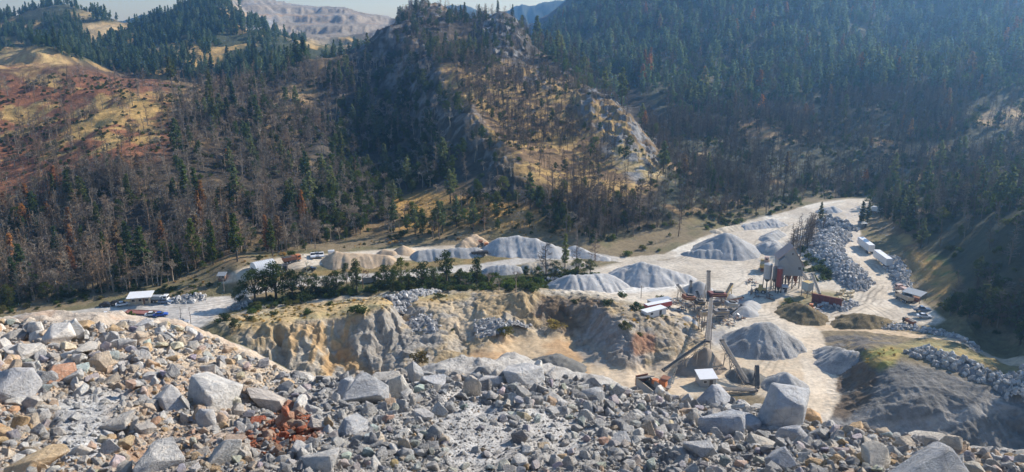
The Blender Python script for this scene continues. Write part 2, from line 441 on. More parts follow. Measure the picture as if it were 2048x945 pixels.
# right valley and mountain
RV = [(1330,350),(1340,250),(1250,150),(1100,120),(1080,60),(1200,-60),(2500,-400),(2500,760),(2060,690),(1880,620),(1800,500),(1740,390),(1560,415),(1300,470)]
rv = polyn(RV, 16, 10, 0.03, 19)
lay2(rv, (0.075, 0.078, 0.05), (0.12, 0.11, 0.065), n1, 0, 0.3)
tanp = rv * sstep(0.28, 0.5, n1 + 0.5 * n2 - 0.1 * (PY < 230))
lay(tanp * sstep(180, 250, PY), (0.34, 0.225, 0.115))
for q in ([(1560,210),(1640,212),(1640,228),(1570,232)], [(1730,200),(1770,198),(1770,220),(1735,222)], [(1795,292),(1870,285),(1930,292),(1850,312),(1780,310)], [(1950,230),(2048,215),(2048,250),(1960,255)],
          [(1540,270),(1640,262),(1600,285),(1550,300)], [(1390,310),(1420,300),(1410,360),(1385,370)]):
    lay(polyn(q, 8, 8, 0.04) * rv, (0.48, 0.34, 0.18))
lay2(polyn([(1210,520),(1240,490),(1330,460),(1400,430),(1500,412),(1330,475),(1260,500)], 6, 3, 0.08), (0.46, 0.33, 0.15), (0.30, 0.25, 0.09), n4, 0, 0.3)
# grassy bank right of the lower yard
lay2(polyn([(1790,520),(1830,500),(1890,520),(1920,560),(1860,620),(1830,570)], 10, 8, 0.1, 21), (0.40, 0.26, 0.10), (0.15, 0.17, 0.06), n2 + 0.5 * n4, -0.1, 0.2)
lay2(polyn([(1720,440),(1780,425),(1850,450),(1830,500),(1790,510),(1740,490)], 8, 8, 0.1, 23), (0.17, 0.12, 0.07), (0.36, 0.25, 0.10), n2, 0.15, 0.4)
# valley floor
lay2(1 - np.maximum(hillm, 0), (0.24, 0.19, 0.115), (0.17, 0.15, 0.08), n2)
vale = [(440,640),(500,600),(560,590),(700,570),(820,560),(960,545),(1090,528),(1150,520),(1200,540),(1130,570),(1060,580),(900,582),(780,588),(640,598),(500,625),(430,650)]
lay2(polyn(vale, 7, 5, 0.1), (0.06, 0.075, 0.025), (0.13, 0.11, 0.05), n2, 0.1, 0.35)
lay2(polyn([(540,552),(640,543),(740,535),(860,515),(1010,512),(1060,522),(880,532),(760,548),(650,562),(560,566)], 5, 4, 0.15), (0.30, 0.23, 0.11), (0.20, 0.17, 0.08), n4, -0.1, 0.3)

ROADS = []
def road(cls, pts, w, c1, c2, nf=n2):
    """strip of road: centre line in photo pixels, half width in metres"""
    W = [hit(px, py) for px, py in pts]
    P2 = [(v.x, v.y) for v in W]
    box = (GX > min(p[0] for p in P2) - 30) & (GX < max(p[0] for p in P2) + 30) & (GY > min(p[1] for p in P2) - 30) & (GY < max(p[1] for p in P2) + 30)
    d = np.full(GX.shape, 1e9)
    d[box] = polydist(GX[box], GY[box], P2, False)
    e = d.copy(); e[box] += 0.9 * fbm(GX[box] / 3, GY[box] / 3, 3, 91)
    m = sstep(w + 0.7, w - 0.7, e)
    lay2(m, c1, c2, nf)
    # wheel tracks
    tr = sstep(0.9, 0.3, np.abs(np.abs(d - 0.9) - 0.2)) * m * 0.35 * sstep(-0.3, 0.3, n2)
    lay(tr, C3(*c1) * 1.12)
    ROADS.append((cls, m))

def area(cls, poly, c1, c2, feather=6, nz=4, nf=n2, lo=-0.15, hi=0.25):
    m = polyn(poly, feather, nz, 0.12, 95)
    lay2(m, c1, c2, nf, lo, hi)
    ROADS.append((cls, m))

pale = (0.53, 0.465, 0.375); white = (0.62, 0.59, 0.53); greyr = (0.46, 0.43, 0.385); tan = (0.56, 0.45, 0.32)
# the upper stockpile terrace and the main road
area('stockpile_yard', [(505,560),(560,545),(640,530),(760,526),(900,514),(1010,510),(1100,505),(1200,515),(1250,525),(1180,516),(1120,512),(1090,492),(1000,500),(960,487),(880,492),(760,500),(660,508),(600,508),(540,520),(490,535),(440,556),(440,570)], (0.53,0.455,0.355), (0.59,0.52,0.42), 3, 2)
lay2(polyn([(548,560),(600,549),(640,541),(740,534),(860,521),(1000,513),(1060,519),(880,533),(760,546),(650,558),(560,570)], 2.5, 2, 0.15), (0.30, 0.22, 0.10), (0.19, 0.155, 0.07), n4, -0.1, 0.3)
road('road', [(-60,648),(40,636),(150,628),(250,616),(340,610),(430,602),(490,590),(560,572),(640,563),(720,556),(800,549),(900,540),(1000,528),(1080,517),(1160,512),(1260,521),(1330,528)], 3.0, greyr, (0.52,0.49,0.44))
area('road', [(60,640),(180,624),(260,606),(330,604),(430,598),(480,592),(500,600),(440,630),(400,655),(300,660),(180,650)], (0.42,0.40,0.37), (0.50,0.47,0.43))
lay(polyn([(120,632),(200,618),(230,625),(160,650),(90,645)], 8, 4, 0.1), (0.30,0.27,0.23))
road('track', [(420,640),(520,616),(620,602),(700,594),(760,588),(800,584)], 2.6, (0.46,0.44,0.40), (0.40,0.38,0.34))
# plant yard
YARD = [(1100,585),(1180,540),(1250,523),(1340,520),(1370,490),(1440,462),(1520,435),(1590,425),(1640,405),(1690,400),(1745,398),(1735,420),(1715,445),(1712,480),(1740,505),(1790,530),(1790,575),(1840,600),(1890,640),(1870,650),(1800,648),(1720,655),(1650,655),(1640,665),(1560,650),(1480,640),(1400,655),(1395,640),(1340,635),(1290,612),(1200,592)]
area('quarry_yard', YARD, pale, (0.58,0.52,0.43), 5, 3)
area('quarry_yard', [(1110,584),(1180,560),(1260,552),(1360,560),(1400,575),(1330,582),(1230,588)], (0.68,0.66,0.62), white, 6, 3)
area('quarry_yard', [(1450,700),(1520,705),(1600,690),(1640,700),(1660,780),(1660,850),(1600,850),(1560,800),(1500,790),(1440,790),(1330,800),(1200,780),(1180,745),(1250,740),(1330,725),(1400,690)], (0.56,0.47,0.35), tan, 6, 3)
area('quarry_yard', [(1395,640),(1500,630),(1560,640),(1620,650),(1600,690),(1440,700),(1400,690)], (0.60,0.54,0.44), pale, 6, 3)
lay(polyn([(1408,664),(1450,660),(1455,690),(1405,690)], 5), (0.33,0.32,0.31))
road('haul_road', [(1250,521),(1340,512),(1400,487),(1460,462),(1530,440),(1590,425),(1650,406),(1700,400)], 3.2, pale, (0.64,0.60,0.52))
road('haul_road', [(1545,600),(1540,625),(1570,640),(1600,652),(1620,680),(1630,720),(1642,760),(1640,800),(1610,850)], 4.0, (0.60,0.51,0.39), (0.64,0.56,0.45))
road('haul_road', [(1600,650),(1680,640),(1760,610),(1790,580),(1770,550),(1730,510)], 4.0, (0.60,0.52,0.41), (0.64,0.57,0.47))
road('haul_road', [(1610,655),(1680,655),(1760,662),(1850,675),(1940,692),(2060,722),(2200,760)], 2.8, (0.58,0.46,0.32), (0.60,0.50,0.38))
road('haul_road', [(1705,400),(1706,440),(1705,480),(1730,510)], 3.2, (0.56,0.50,0.42), pale)
# ruts of the loaders
for k, pts in enumerate((((1330,530),(1400,545),(1470,540),(1510,510),(1530,480),(1580,440)), ((1300,580),(1380,560),(1450,555),(1500,530),(1520,500)), ((1350,525),(1380,510),(1490,525),(1500,560),(1460,580)),
      ((1400,650),(1470,640),(1540,628),(1552,600)), ((1620,650),(1700,620),(1750,590),(1770,570),(1745,530)), ((1590,660),(1650,635),(1720,600),(1745,570)), ((1780,640),(1740,610),(1760,570)), ((1450,710),(1540,712),(1600,690)), ((1480,790),(1560,715),(1610,690)), ((1220,770),(1290,755),(1350,735),(1400,730)),
      ((960,735),(1010,690),(1080,672),(1130,690)), ((990,740),(1050,690),(1110,680)), ((1150,700),(1200,735),(1280,770)), ((540,550),(620,530),(760,522),(900,512)), ((300,625),(400,612),(480,594)), ((200,640),(300,615),(430,607)))):
    W = [hit(*p) for p in pts]; P2 = [(v.x, v.y) for v in W]
    bx = (GX > min(p[0] for p in P2) - 6) & (GX < max(p[0] for p in P2) + 6) & (GY > min(p[1] for p in P2) - 6) & (GY < max(p[1] for p in P2) + 6)
    gx, gy = GX[bx], GY[bx]
    d = polydist(gx + 2.5 * fbm(gx / 14, gy / 14, 2, k), gy + 2.5 * fbm(gx / 14, gy / 14, 2, k + 40), P2, False)
    m = np.maximum(sstep(0.5, 0.15, np.abs(d - 1.0)), sstep(0.5, 0.15, np.abs(d - 3.1)) * 0.7) * sstep(-0.35, 0.2, fbm(gx / 9, gy / 9, 2, k + 80))
    ALB[bx] = ALB[bx] * (1 - 0.30 * m[:, None])
# bench and pit
lay2(bm, (0.43, 0.325, 0.19), (0.38, 0.33, 0.26), n2 + n4 * 0.5, -0.1, 0.3)
lay2(polyn(BTOP, 7, 5, 0.12), (0.46, 0.34, 0.175), (0.36, 0.30, 0.16), n2, -0.1, 0.3)
lay2(polyn([(555,668),(600,648),(700,642),(715,690),(640,730),(590,715)], 8, 6, 0.12), (0.50, 0.35, 0.19), (0.42, 0.38, 0.31), fbm(GX / 1.5, GY / 7, 4, 97), -0.2, 0.2)
lay2(polyn([(640,715),(700,690),(760,700),(760,760),(650,770)], 8, 6, 0.12), (0.46, 0.31, 0.16), (0.38, 0.35, 0.30), n4, -0.2, 0.2)
lay2(polyn([(715,640),(800,605),(880,615),(960,640),(920,660),(870,700),(860,740),(740,740),(700,690)], 10, 8, 0.12), (0.36, 0.33, 0.285), (0.43, 0.35, 0.24), n4 + n2, -0.15, 0.2)
lay2(polyn([(1080,592),(1200,598),(1230,640),(1170,690),(1100,650),(1060,630)], 8, 5, 0.12), (0.19, 0.135, 0.085), (0.24, 0.19, 0.14), n4, -0.1, 0.3)  # wall facing away from the sun: its shade put into the albedo
lay2(polyn([(1190,610),(1235,640),(1280,690),(1290,730),(1210,730),(1160,680)], 7, 5, 0.12), (0.33, 0.30, 0.27), (0.27, 0.22, 0.18), n4, 0, 0.3)
lay2(polyn([(1220,608),(1320,625),(1400,660),(1410,690),(1330,690),(1270,650)], 8, 6, 0.12), (0.38, 0.31, 0.22), (0.33, 0.30, 0.26), n4 + n2, -0.1, 0.3)
lay2(polyn([(1270,665),(1310,672),(1310,705),(1270,712),(1260,690)], 6, 4, 0.15), (0.34, 0.19, 0.12), (0.27, 0.17, 0.11), n4)
area('pit_floor', PITFLAT, (0.47, 0.31, 0.17), (0.54, 0.41, 0.26), 8, 6)
lay2(polyn([(1150,660),(1200,690),(1290,735),(1200,745),(1150,700)], 8, 5, 0.1), (0.36, 0.31, 0.25), (0.42, 0.35, 0.27), n2)
lay2(polyn([(1180,735),(1290,735),(1400,700),(1420,760),(1330,800),(1180,780)], 8, 4, 0.1), (0.58, 0.46, 0.31), tan, n2)
road('track', [(800,604),(850,607),(910,614),(960,634),(1010,652),(1060,662)], 2.2, (0.47, 0.36, 0.22), (0.45, 0.37, 0.26))
road('track', [(850,660),(920,648),(980,648),(1040,656)], 2.0, (0.47, 0.36, 0.22), (0.43, 0.36, 0.27))
# lower right mounds
lay2(mm, (0.18, 0.175, 0.165), (0.235, 0.225, 0.21), n4 + n2, -0.1, 0.3)  # dark gravel, with the shade of its faces also put into the albedo
lay2(polyn([(1640,680),(1720,680),(1760,720),(1740,800),(1690,840),(1650,830),(1660,760)], 8, 6, 0.12), (0.16, 0.12, 0.085), (0.14, 0.13, 0.115), n4, 0, 0.3)
lay2(polyn([(1720,705),(1780,690),(1810,700),(1790,730),(1760,745),(1740,735)], 7, 6, 0.15), (0.40, 0.30, 0.11), (0.23, 0.22, 0.07), n4, -0.1, 0.3)
lay2(polyn([(1640,668),(1760,672),(1830,690),(1740,690),(1680,712),(1645,700)], 6, 5, 0.15), (0.17, 0.155, 0.14), (0.25, 0.20, 0.13), n4, 0, 0.3)
lay2(polyn([(1740,850),(1850,835),(1960,805),(2060,780),(2250,800),(2060,810),(1960,835),(1860,870),(1760,900)], 5, 3, 0.2), (0.36, 0.34, 0.31), (0.30, 0.285, 0.265), n4)  # sunlit band between the shaded faces, painted as a lighter albedo
lay2(polyn([(1800,690),(1860,680),(1960,705),(2060,740),(2060,760),(1930,720)], 6, 5, 0.15), (0.36, 0.28, 0.13), (0.27, 0.24, 0.12), n4)
lay2(polyn([(1560,605),(1600,590),(1640,580),(1690,585),(1700,605),(1640,620),(1600,640),(1565,635)], 6, 5, 0.15), (0.36, 0.26, 0.13), (0.24, 0.21, 0.12), n4)
road('haul_road', [(1610,655),(1680,655),(1760,662),(1850,675),(1940,692),(2060,722),(2200,760)], 2.6, (0.56, 0.43, 0.285), (0.60, 0.49, 0.36))
road('haul_road', [(1600,650),(1620,680),(1630,720),(1642,760),(1640,800),(1610,850)], 4.2, (0.60, 0.50, 0.375), (0.64, 0.55, 0.43))
# the hidden slope below the heap
lay2(sstep(185, 165, GD) * (1 - mm) * sstep(0.0, 0.3, GZ - 1.0), (0.40, 0.35, 0.28), (0.36, 0.33, 0.30), n4)
ALB *= (1 + 0.16 * n4 + 0.10 * n2)[..., None]
ALB = np.clip(ALB, 0.015, 0.8)

# ------------------------------------------------------------------ materials
def new_mat(name):
    m = bpy.data.materials.new(name); m.use_nodes = True
    nt = m.node_tree
    b = nt.nodes["Principled BSDF"]
    b.inputs["Roughness"].default_value = 0.9
    b.inputs["Specular IOR Level"].default_value = 0.15
    return m, nt, b

def N(nt, t, **kw):
    n = nt.nodes.new(t)
    for k, v in kw.items():
        if k in n.inputs.keys(): n.inputs[k].default_value = v
        else: setattr(n, k, v)
    return n

def mixc(nt, fac, a, b, mode='MIX'):
    n = nt.nodes.new("ShaderNodeMix"); n.data_type = 'RGBA'; n.blend_type = mode
    for s, v in ((n.inputs[0], fac), (n.inputs[6], a), (n.inputs[7], b)):
        if hasattr(v, 'is_linked') or isinstance(v, bpy.types.NodeSocket): nt.links.new(v, s)
        elif isinstance(v, (tuple, list)): s.default_value = (*v[:3], 1)
        else: s.default_value = v
    return n.outputs[2]

def ramp(nt, src, stops, interp='LINEAR'):
    r = nt.nodes.new("ShaderNodeValToRGB"); r.color_ramp.interpolation = interp
    e = r.color_ramp.elements
    while len(e) < len(stops): e.new(0.5)
    for k, (p, c) in enumerate(stops):
        e[k].position = p; e[k].color = (*c, 1) if len(c) == 3 else c
    nt.links.new(src, r.inputs[0])
    return r.outputs[0]

def ground_mat(name, scale, bump):
    m, nt, b = new_mat(name)
    at = N(nt, "ShaderNodeAttribute", attribute_name="albedo")
    geo = N(nt, "ShaderNodeNewGeometry")
    no = N(nt, "ShaderNodeTexNoise", Scale=scale, Detail=8.0, Roughness=0.65)
    nt.links.new(geo.outputs["Position"], no.inputs["Vector"])
    f = ramp(nt, no.outputs[0], [(0.25, (0.62, 0.6, 0.58)), (0.5, (1, 1, 1)), (0.75, (1.3, 1.3, 1.28))])
    c = mixc(nt, 1.0, at.outputs["Color"], f, 'MULTIPLY')
    nt.links.new(c, b.inputs["Base Color"])
    no2 = N(nt, "ShaderNodeTexNoise", Scale=scale * 2.5, Detail=6.0, Roughness=0.7)
    nt.links.new(geo.outputs["Position"], no2.inputs["Vector"])
    bp = N(nt, "ShaderNodeBump", Strength=1.0, Distance=bump)
    nt.links.new(no2.outputs[0], bp.inputs["Height"])
    nt.links.new(bp.outputs[0], b.inputs["Normal"])
    return m

M_HILL = ground_mat("hillside_soil", 0.22, 1.2)
M_GROUND = ground_mat("quarry_ground", 0.7, 0.35)
M_ROAD = ground_mat("gravel_road", 0.9, 0.08)

def mesh_from(name, V, Fq, mat, alb=None, smooth=True):
    me = bpy.data.meshes.new(name)
    me.vertices.add(len(V)); me.vertices.foreach_set("co", np.asarray(V, np.float32).ravel())
    n = Fq.shape[1]
    me.loops.add(Fq.size); me.polygons.add(len(Fq))
    me.loops.foreach_set("vertex_index", Fq.astype(np.int32).ravel())
    me.polygons.foreach_set("loop_start", np.arange(0, Fq.size, n, dtype=np.int32))
    me.polygons.foreach_set("loop_total", np.full(len(Fq), n, np.int32))
    if smooth: me.polygons.foreach_set("use_smooth", np.ones(len(Fq), bool))
    me.update(calc_edges=True)
    if alb is not None:
        a = me.attributes.new("albedo", 'FLOAT_COLOR', 'POINT')
        a.data.foreach_set("color", np.concatenate([alb, np.ones((len(alb), 1))], 1).astype(np.float32).ravel())
    if mat: me.materials.append(mat)
    o = bpy.data.objects.new(name, me); COL.objects.link(o)
    return o

# split the one terrain grid into ground, hills, roads, yards and pit floor (they share their borders)
CLS = np.zeros(GZ.shape, np.int32)
names = ['ground', 'hills', 'road', 'haul_road', 'track', 'quarry_yard', 'stockpile_yard', 'pit_floor']
CLS[hillm > 0.5] = 1
for cls, m in ROADS:
    CLS[m > 0.5] = names.index(cls)
CLS[rv * (GD > 300) > 2] = 1
VV = np.stack([GX, GY, GZ], -1).reshape(-1, 3); AA = ALB.reshape(-1, 3)
ii, jj = np.meshgrid(np.arange(NA - 1), np.arange(ND - 1), indexing='ij')
q = np.stack([ii * ND + jj, (ii + 1) * ND + jj, (ii + 1) * ND + jj + 1, ii * ND + jj + 1], -1).reshape(-1, 4)
fc = CLS[:-1, :-1].ravel()
for k, nm in enumerate(names):
    fq = q[fc == k]
    if not len(fq): continue
    used, inv = np.unique(fq, return_inverse=True)
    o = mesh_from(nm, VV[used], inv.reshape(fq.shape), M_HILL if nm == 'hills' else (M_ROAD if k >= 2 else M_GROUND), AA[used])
    o['kind'] = 'structure'

# far blue mountains behind the valley
def far_range(prof, D, name, label, depth=500):
    # ridge profile in photo pixels -> a long ridge with slopes on both sides
    px = np.linspace(prof[0][0], prof[-1][0], 220)
    py = np.interp(px, [p[0] for p in prof], [p[1] for p in prof])
    x, y, z = at_d(px, py, D)
    z = z + 5 * fbm(px / 14, px * 0 + D, 4, 3) + 2.5 * fbm(px / 3, px * 0 + D, 2, 6)
    rows = []
    for t in np.linspace(-1, 1, 31):
        k = 1 + t * depth / D
        w = 1 - abs(t) ** 0.9
        zz = -60 + (z + 60) * w + 22 * (1 - w) * w * 4 * ridged(px / 16 + 3 * t, px * 0 + 4 * t, 3, 9)
        rows.append(np.stack([x * k, y * k, zz], -1))
    V = np.concatenate(rows); n = len(px)
    a, b = np.meshgrid(np.arange(30), np.arange(n - 1), indexing='ij')
    Fq = np.stack([a * n + b, a * n + b + 1, (a + 1) * n + b + 1, (a + 1) * n + b], -1).reshape(-1, 4)
    al = np.tile(np.array([[0.06, 0.075, 0.05]]), (len(V), 1)) * (1 + 0.5 * fbm(V[:, 0] / 40, V[:, 1] / 40, 3, 2))[:, None]
    o = mesh_from(name, V, Fq, M_HILL, np.clip(al, 0.02, 1)); o['kind'] = 'structure'
    return o
far_range([(120,75),(200,60),(240,42),(285,30),(310,25),(325,33),(380,52),(470,75)], 2900, 'far_mountain', '')
far_range([(800,50),(860,22),(900,12),(930,10),(955,20),(985,30),(1010,22),(1045,10),(1070,12),(1090,4),(1130,0),(1180,-14),(1260,-30),(1400,-40)], 2800, 'far_mountain', '')

# the air: haze filling the whole valley, the sky outside it
def haze_box():
    m = bpy.data.materials.new("blue_haze"); m.use_nodes = True
    nt = m.node_tree; nt.nodes.clear()
    out = nt.nodes.new("ShaderNodeOutputMaterial"); v = nt.nodes.new("ShaderNodeVolumePrincipled")
    v.inputs["Color"].default_value = (0.27, 0.57, 1.0, 1)
    v.inputs["Density"].default_value = HAZE_DENSITY
    v.inputs["Anisotropy"].default_value = 0.74
    nt.links.new(v.outputs[0], out.inputs["Volume"])
    bm_ = bmesh.new(); bmesh.ops.create_cube(bm_, size=1)
    me = bpy.data.meshes.new("haze"); bm_.to_mesh(me); bm_.free()
    o = bpy.data.objects.new("haze", me); COL.objects.link(o); me.materials.append(m)
    top = 345.0; bot = -75.0
    o.scale = (7200, 3600, top - bot); o.location = (0, 1550, (top + bot) / 2)
    o['kind'] = 'stuff'
    return o
haze_box()
# ------------------------------------------------------------------ tagging, instancing helpers
def tag(o, label, cat, group=None, kind=None):
    o['label'] = label; o['category'] = cat
    if group: o['group'] = group
    if kind: o['kind'] = kind
    return o

def empty(name, loc=(0, 0, 0), rz=0.0):
    o = bpy.data.objects.new(name, None); COL.objects.link(o)
    o.location = loc; o.rotation_euler = (0, 0, rz); o.empty_display_size = 0.5
    return o

def proto_collection(name, meshes):
    c = bpy.data.collections.new(name)              # never linked to the scene: only a source for instances
    for k, me in enumerate(meshes):
        c.objects.link(bpy.data.objects.new("%s_%02d" % (name, k), me))
    return c

_gn = {}
def scatter_group(coll):
    if coll.name in _gn: return _gn[coll.name]
    g = bpy.data.node_groups.new("scatter_" + coll.name, 'GeometryNodeTree')
    g.interface.new_socket("Geometry", in_out='INPUT', socket_type='NodeSocketGeometry')
    g.interface.new_socket("Geometry", in_out='OUTPUT', socket_type='NodeSocketGeometry')
    gi = g.nodes.new("NodeGroupInput"); go = g.nodes.new("NodeGroupOutput")
    ci = g.nodes.new("GeometryNodeCollectionInfo"); ci.inputs[0].default_value = coll
    ci.inputs["Separate Children"].default_value = True; ci.inputs["Reset Children"].default_value = True
    iop = g.nodes.new("GeometryNodeInstanceOnPoints")
    iop.inputs["Pick Instance"].default_value = True
    def na(nm, t):
        n = g.nodes.new("GeometryNodeInputNamedAttribute"); n.data_type = t; n.inputs[0].default_value = nm
        return n.outputs[0]
    L = g.links.new
    L(gi.outputs[0], iop.inputs["Points"]); L(ci.outputs[0], iop.inputs["Instance"])
    L(na("pid", 'INT'), iop.inputs["Instance Index"])
    L(na("rot", 'FLOAT_VECTOR'), iop.inputs["Rotation"])
    L(na("scl", 'FLOAT_VECTOR'), iop.inputs["Scale"])
    L(iop.outputs[0], go.inputs[0])
    _gn[coll.name] = g
    return g

def scatter(name, coll, P, rot, scl, pid, tint):
    me = bpy.data.meshes.new(name)
    n = len(P)
    me.vertices.add(n); me.vertices.foreach_set("co", np.asarray(P, np.float32).ravel())
    for nm, t, key, d in (("pid", 'INT', "value", pid), ("rot", 'FLOAT_VECTOR', "vector", rot), ("scl", 'FLOAT_VECTOR', "vector", scl), ("tint", 'FLOAT_COLOR', "color", np.concatenate([tint, np.ones((n, 1))], 1))):
        a = me.attributes.new(nm, t, 'POINT')
        a.data.foreach_set(key, np.asarray(d, np.int32 if t == 'INT' else np.float32).ravel())
    o = bpy.data.objects.new(name, me); COL.objects.link(o)
    mod = o.modifiers.new("scatter", 'NODES'); mod.node_group = scatter_group(coll)
    return o

def tint_mat(name, rough=0.9):
    m, nt, b = new_mat(name)
    at = N(nt, "ShaderNodeAttribute", attribute_name="tint"); at.attribute_type = 'INSTANCER'
    b.inputs["Roughness"].default_value = rough
    return m, nt, b, at.outputs["Color"]

# ------------------------------------------------------------------ rocks
def rock_material():
    m, nt, b, tint = tint_mat("limestone")
    tc = N(nt, "ShaderNodeTexCoord"); oi = N(nt, "ShaderNodeObjectInfo")
    add = N(nt, "ShaderNodeVectorMath", operation='ADD')
    nt.links.new(tc.outputs["Object"], add.inputs[0]); nt.links.new(oi.outputs["Random"], add.inputs[1])
    sc = N(nt, "ShaderNodeVectorMath", operation='MULTIPLY_ADD')
    nt.links.new(oi.outputs["Random"], sc.inputs[0]); sc.inputs[1].default_value = (37, 91, 53); nt.links.new(tc.outputs["Object"], sc.inputs[2])
    v = sc.outputs[0]
    a = N(nt, "ShaderNodeTexNoise", Scale=1.6, Detail=9.0, Roughness=0.68); nt.links.new(v, a.inputs["Vector"])
    c = N(nt, "ShaderNodeTexNoise", Scale=4.5, Detail=8.0, Roughness=0.72, Distortion=0.6); nt.links.new(v, c.inputs["Vector"])
    w = N(nt, "ShaderNodeTexVoronoi", Scale=2.3, feature='DISTANCE_TO_EDGE'); nt.links.new(v, w.inputs["Vector"])
    base = mixc(nt, 1.0, tint, ramp(nt, a.outputs[0], [(0.28, (0.60, 0.61, 0.64)), (0.5, (1, 1, 1)), (0.72, (1.38, 1.33, 1.25))]), 'MULTIPLY')
    dust = ramp(nt, c.outputs[0], [(0.52, (0, 0, 0)), (0.66, (1, 1, 1))])
    base = mixc(nt, mixc(nt, 1.0, dust, (0.5, 0.5, 0.5), 'MULTIPLY'), base, (0.60, 0.55, 0.48))
    stain = ramp(nt, a.outputs[0], [(0.60, (0, 0, 0)), (0.75, (0.45, 0.45, 0.45))])
    base = mixc(nt, stain, base, (0.46, 0.31, 0.19))
    crack = ramp(nt, w.outputs[0], [(0.0, (0.75, 0.74, 0.72)), (0.025, (1, 1, 1))])
    base = mixc(nt, 1.0, base, crack, 'MULTIPLY')
    nt.links.new(base, b.inputs["Base Color"])
    bp = N(nt, "ShaderNodeBump", Strength=0.75, Distance=0.12)
    nt.links.new(c.outputs[0], bp.inputs["Height"]); nt.links.new(bp.outputs[0], b.inputs["Normal"])
    return m
M_ROCK = rock_material()

def rock_mesh(seed, sub=3, squash=(1, 1, 1), planes=11, rough=0.035):
    # broken stone: hull of random points (flat fracture faces), chipped edges, slightly uneven faces
    r = np.random.default_rng(seed)
    bm_ = bmesh.new()
    p = r.normal(size=(planes + 8, 3)); p /= (np.abs(p) ** 3).sum(1)[:, None] ** (1 / 3)
    p *= r.uniform(.72, 1.0, (len(p), 1)) * np.array(squash)
    for q_ in p: bm_.verts.new(q_)
    res = bmesh.ops.convex_hull(bm_, input=list(bm_.verts))
    bmesh.ops.delete(bm_, geom=[v for v in bm_.verts if not v.link_faces], context='VERTS')
    bmesh.ops.dissolve_limit(bm_, angle_limit=0.26, verts=list(bm_.verts), edges=list(bm_.edges))
    if sub > 2:
        bmesh.ops.bevel(bm_, geom=list(bm_.edges), offset=0.035, segments=1, affect='EDGES', clamp_overlap=True)
    bmesh.ops.triangulate(bm_, faces=list(bm_.faces))
    for _ in range(2 if sub > 2 else 0):
        bmesh.ops.subdivide_edges(bm_, edges=[e for e in bm_.edges if e.calc_length() > 0.12], cuts=1, use_grid_fill=True)
        bmesh.ops.triangulate(bm_, faces=list(bm_.faces))
    P = np.array([v.co[:] for v in bm_.verts])
    nz = rough * (fbm(P[:, 0] * 2.2 + seed, P[:, 1] * 2.2 + P[:, 2] * 1.7, 3, seed % 50) * 1.6 + ridged(P[:, 0] * 4 + P[:, 2] * 2.9, P[:, 1] * 4 - P[:, 2] * 2.1 + seed, 2, seed % 31))
    P = P * (1 + nz)[:, None]
    P -= (P.max(0) + P.min(0)) / 2
    P /= (P.max(0) - P.min(0)).max() / 2
    for v, q_ in zip(bm_.verts, P): v.co = q_
    for f in bm_.faces: f.smooth = sub > 2
    bm_.normal_update()
    for e in bm_.edges:
        if len(e.link_faces) == 2 and e.calc_face_angle(0) > 0.30: e.smooth = False
    me = bpy.data.meshes.new("rock"); bm_.to_mesh(me); bm_.free()
    me.materials.append(M_ROCK)
    return me
_sq = [(1, .8, .65), (1, .9, .8), (.8, 1, .6), (1, .7, .5), (1, 1, .85), (1, .6, .7), (.9, 1, .7), (1, .85, .45), (1, .75, .9), (.8, .8, 1)]
ROCKS_HI = [rock_mesh(100 + k, 4, _sq[k], 8 + k % 5, 0.024) for k in range(10)]
ROCKS_LO = [rock_mesh(200 + k, 2, _sq[k], 8 + k % 4, 0.03) for k in range(10)]
RC_HI = proto_collection("stone", ROCKS_HI); RC_LO = proto_collection("pebble", ROCKS_LO)

# ------------------------------------------------------------------ the spoil heap in the foreground
RP = []
def rcol(px, *pd):
    a = (px - 1024.0) / F
    for py, Yd in pd:
        x, y, z = at_d(px, py, Yd * math.sqrt(1 + a * a * 1.06))
        RP.append((math.atan2(float(x), float(y)), math.log(math.hypot(float(x), float(y))), float(z)))
rcol(-250, (1100,3.6),(945,5.8),(850,8.5),(760,13),(700,19),(655,27),(720,34),(800,44))
rcol(0, (1100,3.4),(945,5.5),(850,8),(770,12),(710,17),(653,26),(720,33),(800,44))
rcol(150, (945,5.3),(860,7.6),(780,11),(710,17),(652,26),(720,33),(800,44))
rcol(300, (1100,3.4),(945,5.2),(860,7.4),(790,10.4),(715,17),(655,26),(720,33),(800,44))
rcol(400, (945,5.1),(860,7.2),(800,9.8),(735,16),(676,25),(730,32),(800,44))
rcol(470, (945,5.0),(860,7),(805,9.4),(755,14.5),(708,22),(740,30),(820,44))
rcol(540, (1100,3.3),(945,5.0),(860,7),(805,9.4),(772,13),(738,19),(770,27),(840,44))
rcol(610, (945,5.0),(860,7),(805,9.4),(768,12.5),(775,16),(775,20),(860,40))
rcol(700, (945,5.0),(860,7),(805,9.6),(762,12.8),(800,17),(880,35))
rcol(850, (1100,3.3),(945,5.0),(860,7.2),(805,9.8),(758,13),(800,17),(880,35))
rcol(1040, (945,5.1),(860,7.4),(800,10),(745,14),(800,18),(880,35))
rcol(1180, (1100,3.3),(945,5.1),(870,7.2),(815,9.8),(772,13),(820,17),(900,35))
rcol(1300, (945,5.1),(870,7.3),(825,9.8),(792,12.4),(840,16),(920,35))
rcol(1440, (1100,3.3),(945,5.1),(880,7.2),(840,9.4),(808,12),(860,16),(930,35))
rcol(1570, (945,5.1),(885,7.4),(846,11),(892,15),(950,35))
rcol(1700, (1100,3.4),(945,5.1),(900,7.2),(872,10),(918,14),(970,35))
rcol(1850, (945,5.2),(918,7.0),(897,9.2),(938,12.5),(980,30))
rcol(2048, (1100,3.5),(950,5.6),(928,7.6),(978,11),(1010,30))
rcol(2300, (1100,3.8),(960,5.8),(935,7.6),(980,11),(1030,30))
RP = np.array(RP)
_rw = tps_fit(RP, 2e-5)
NRA, NRD = 760, 420
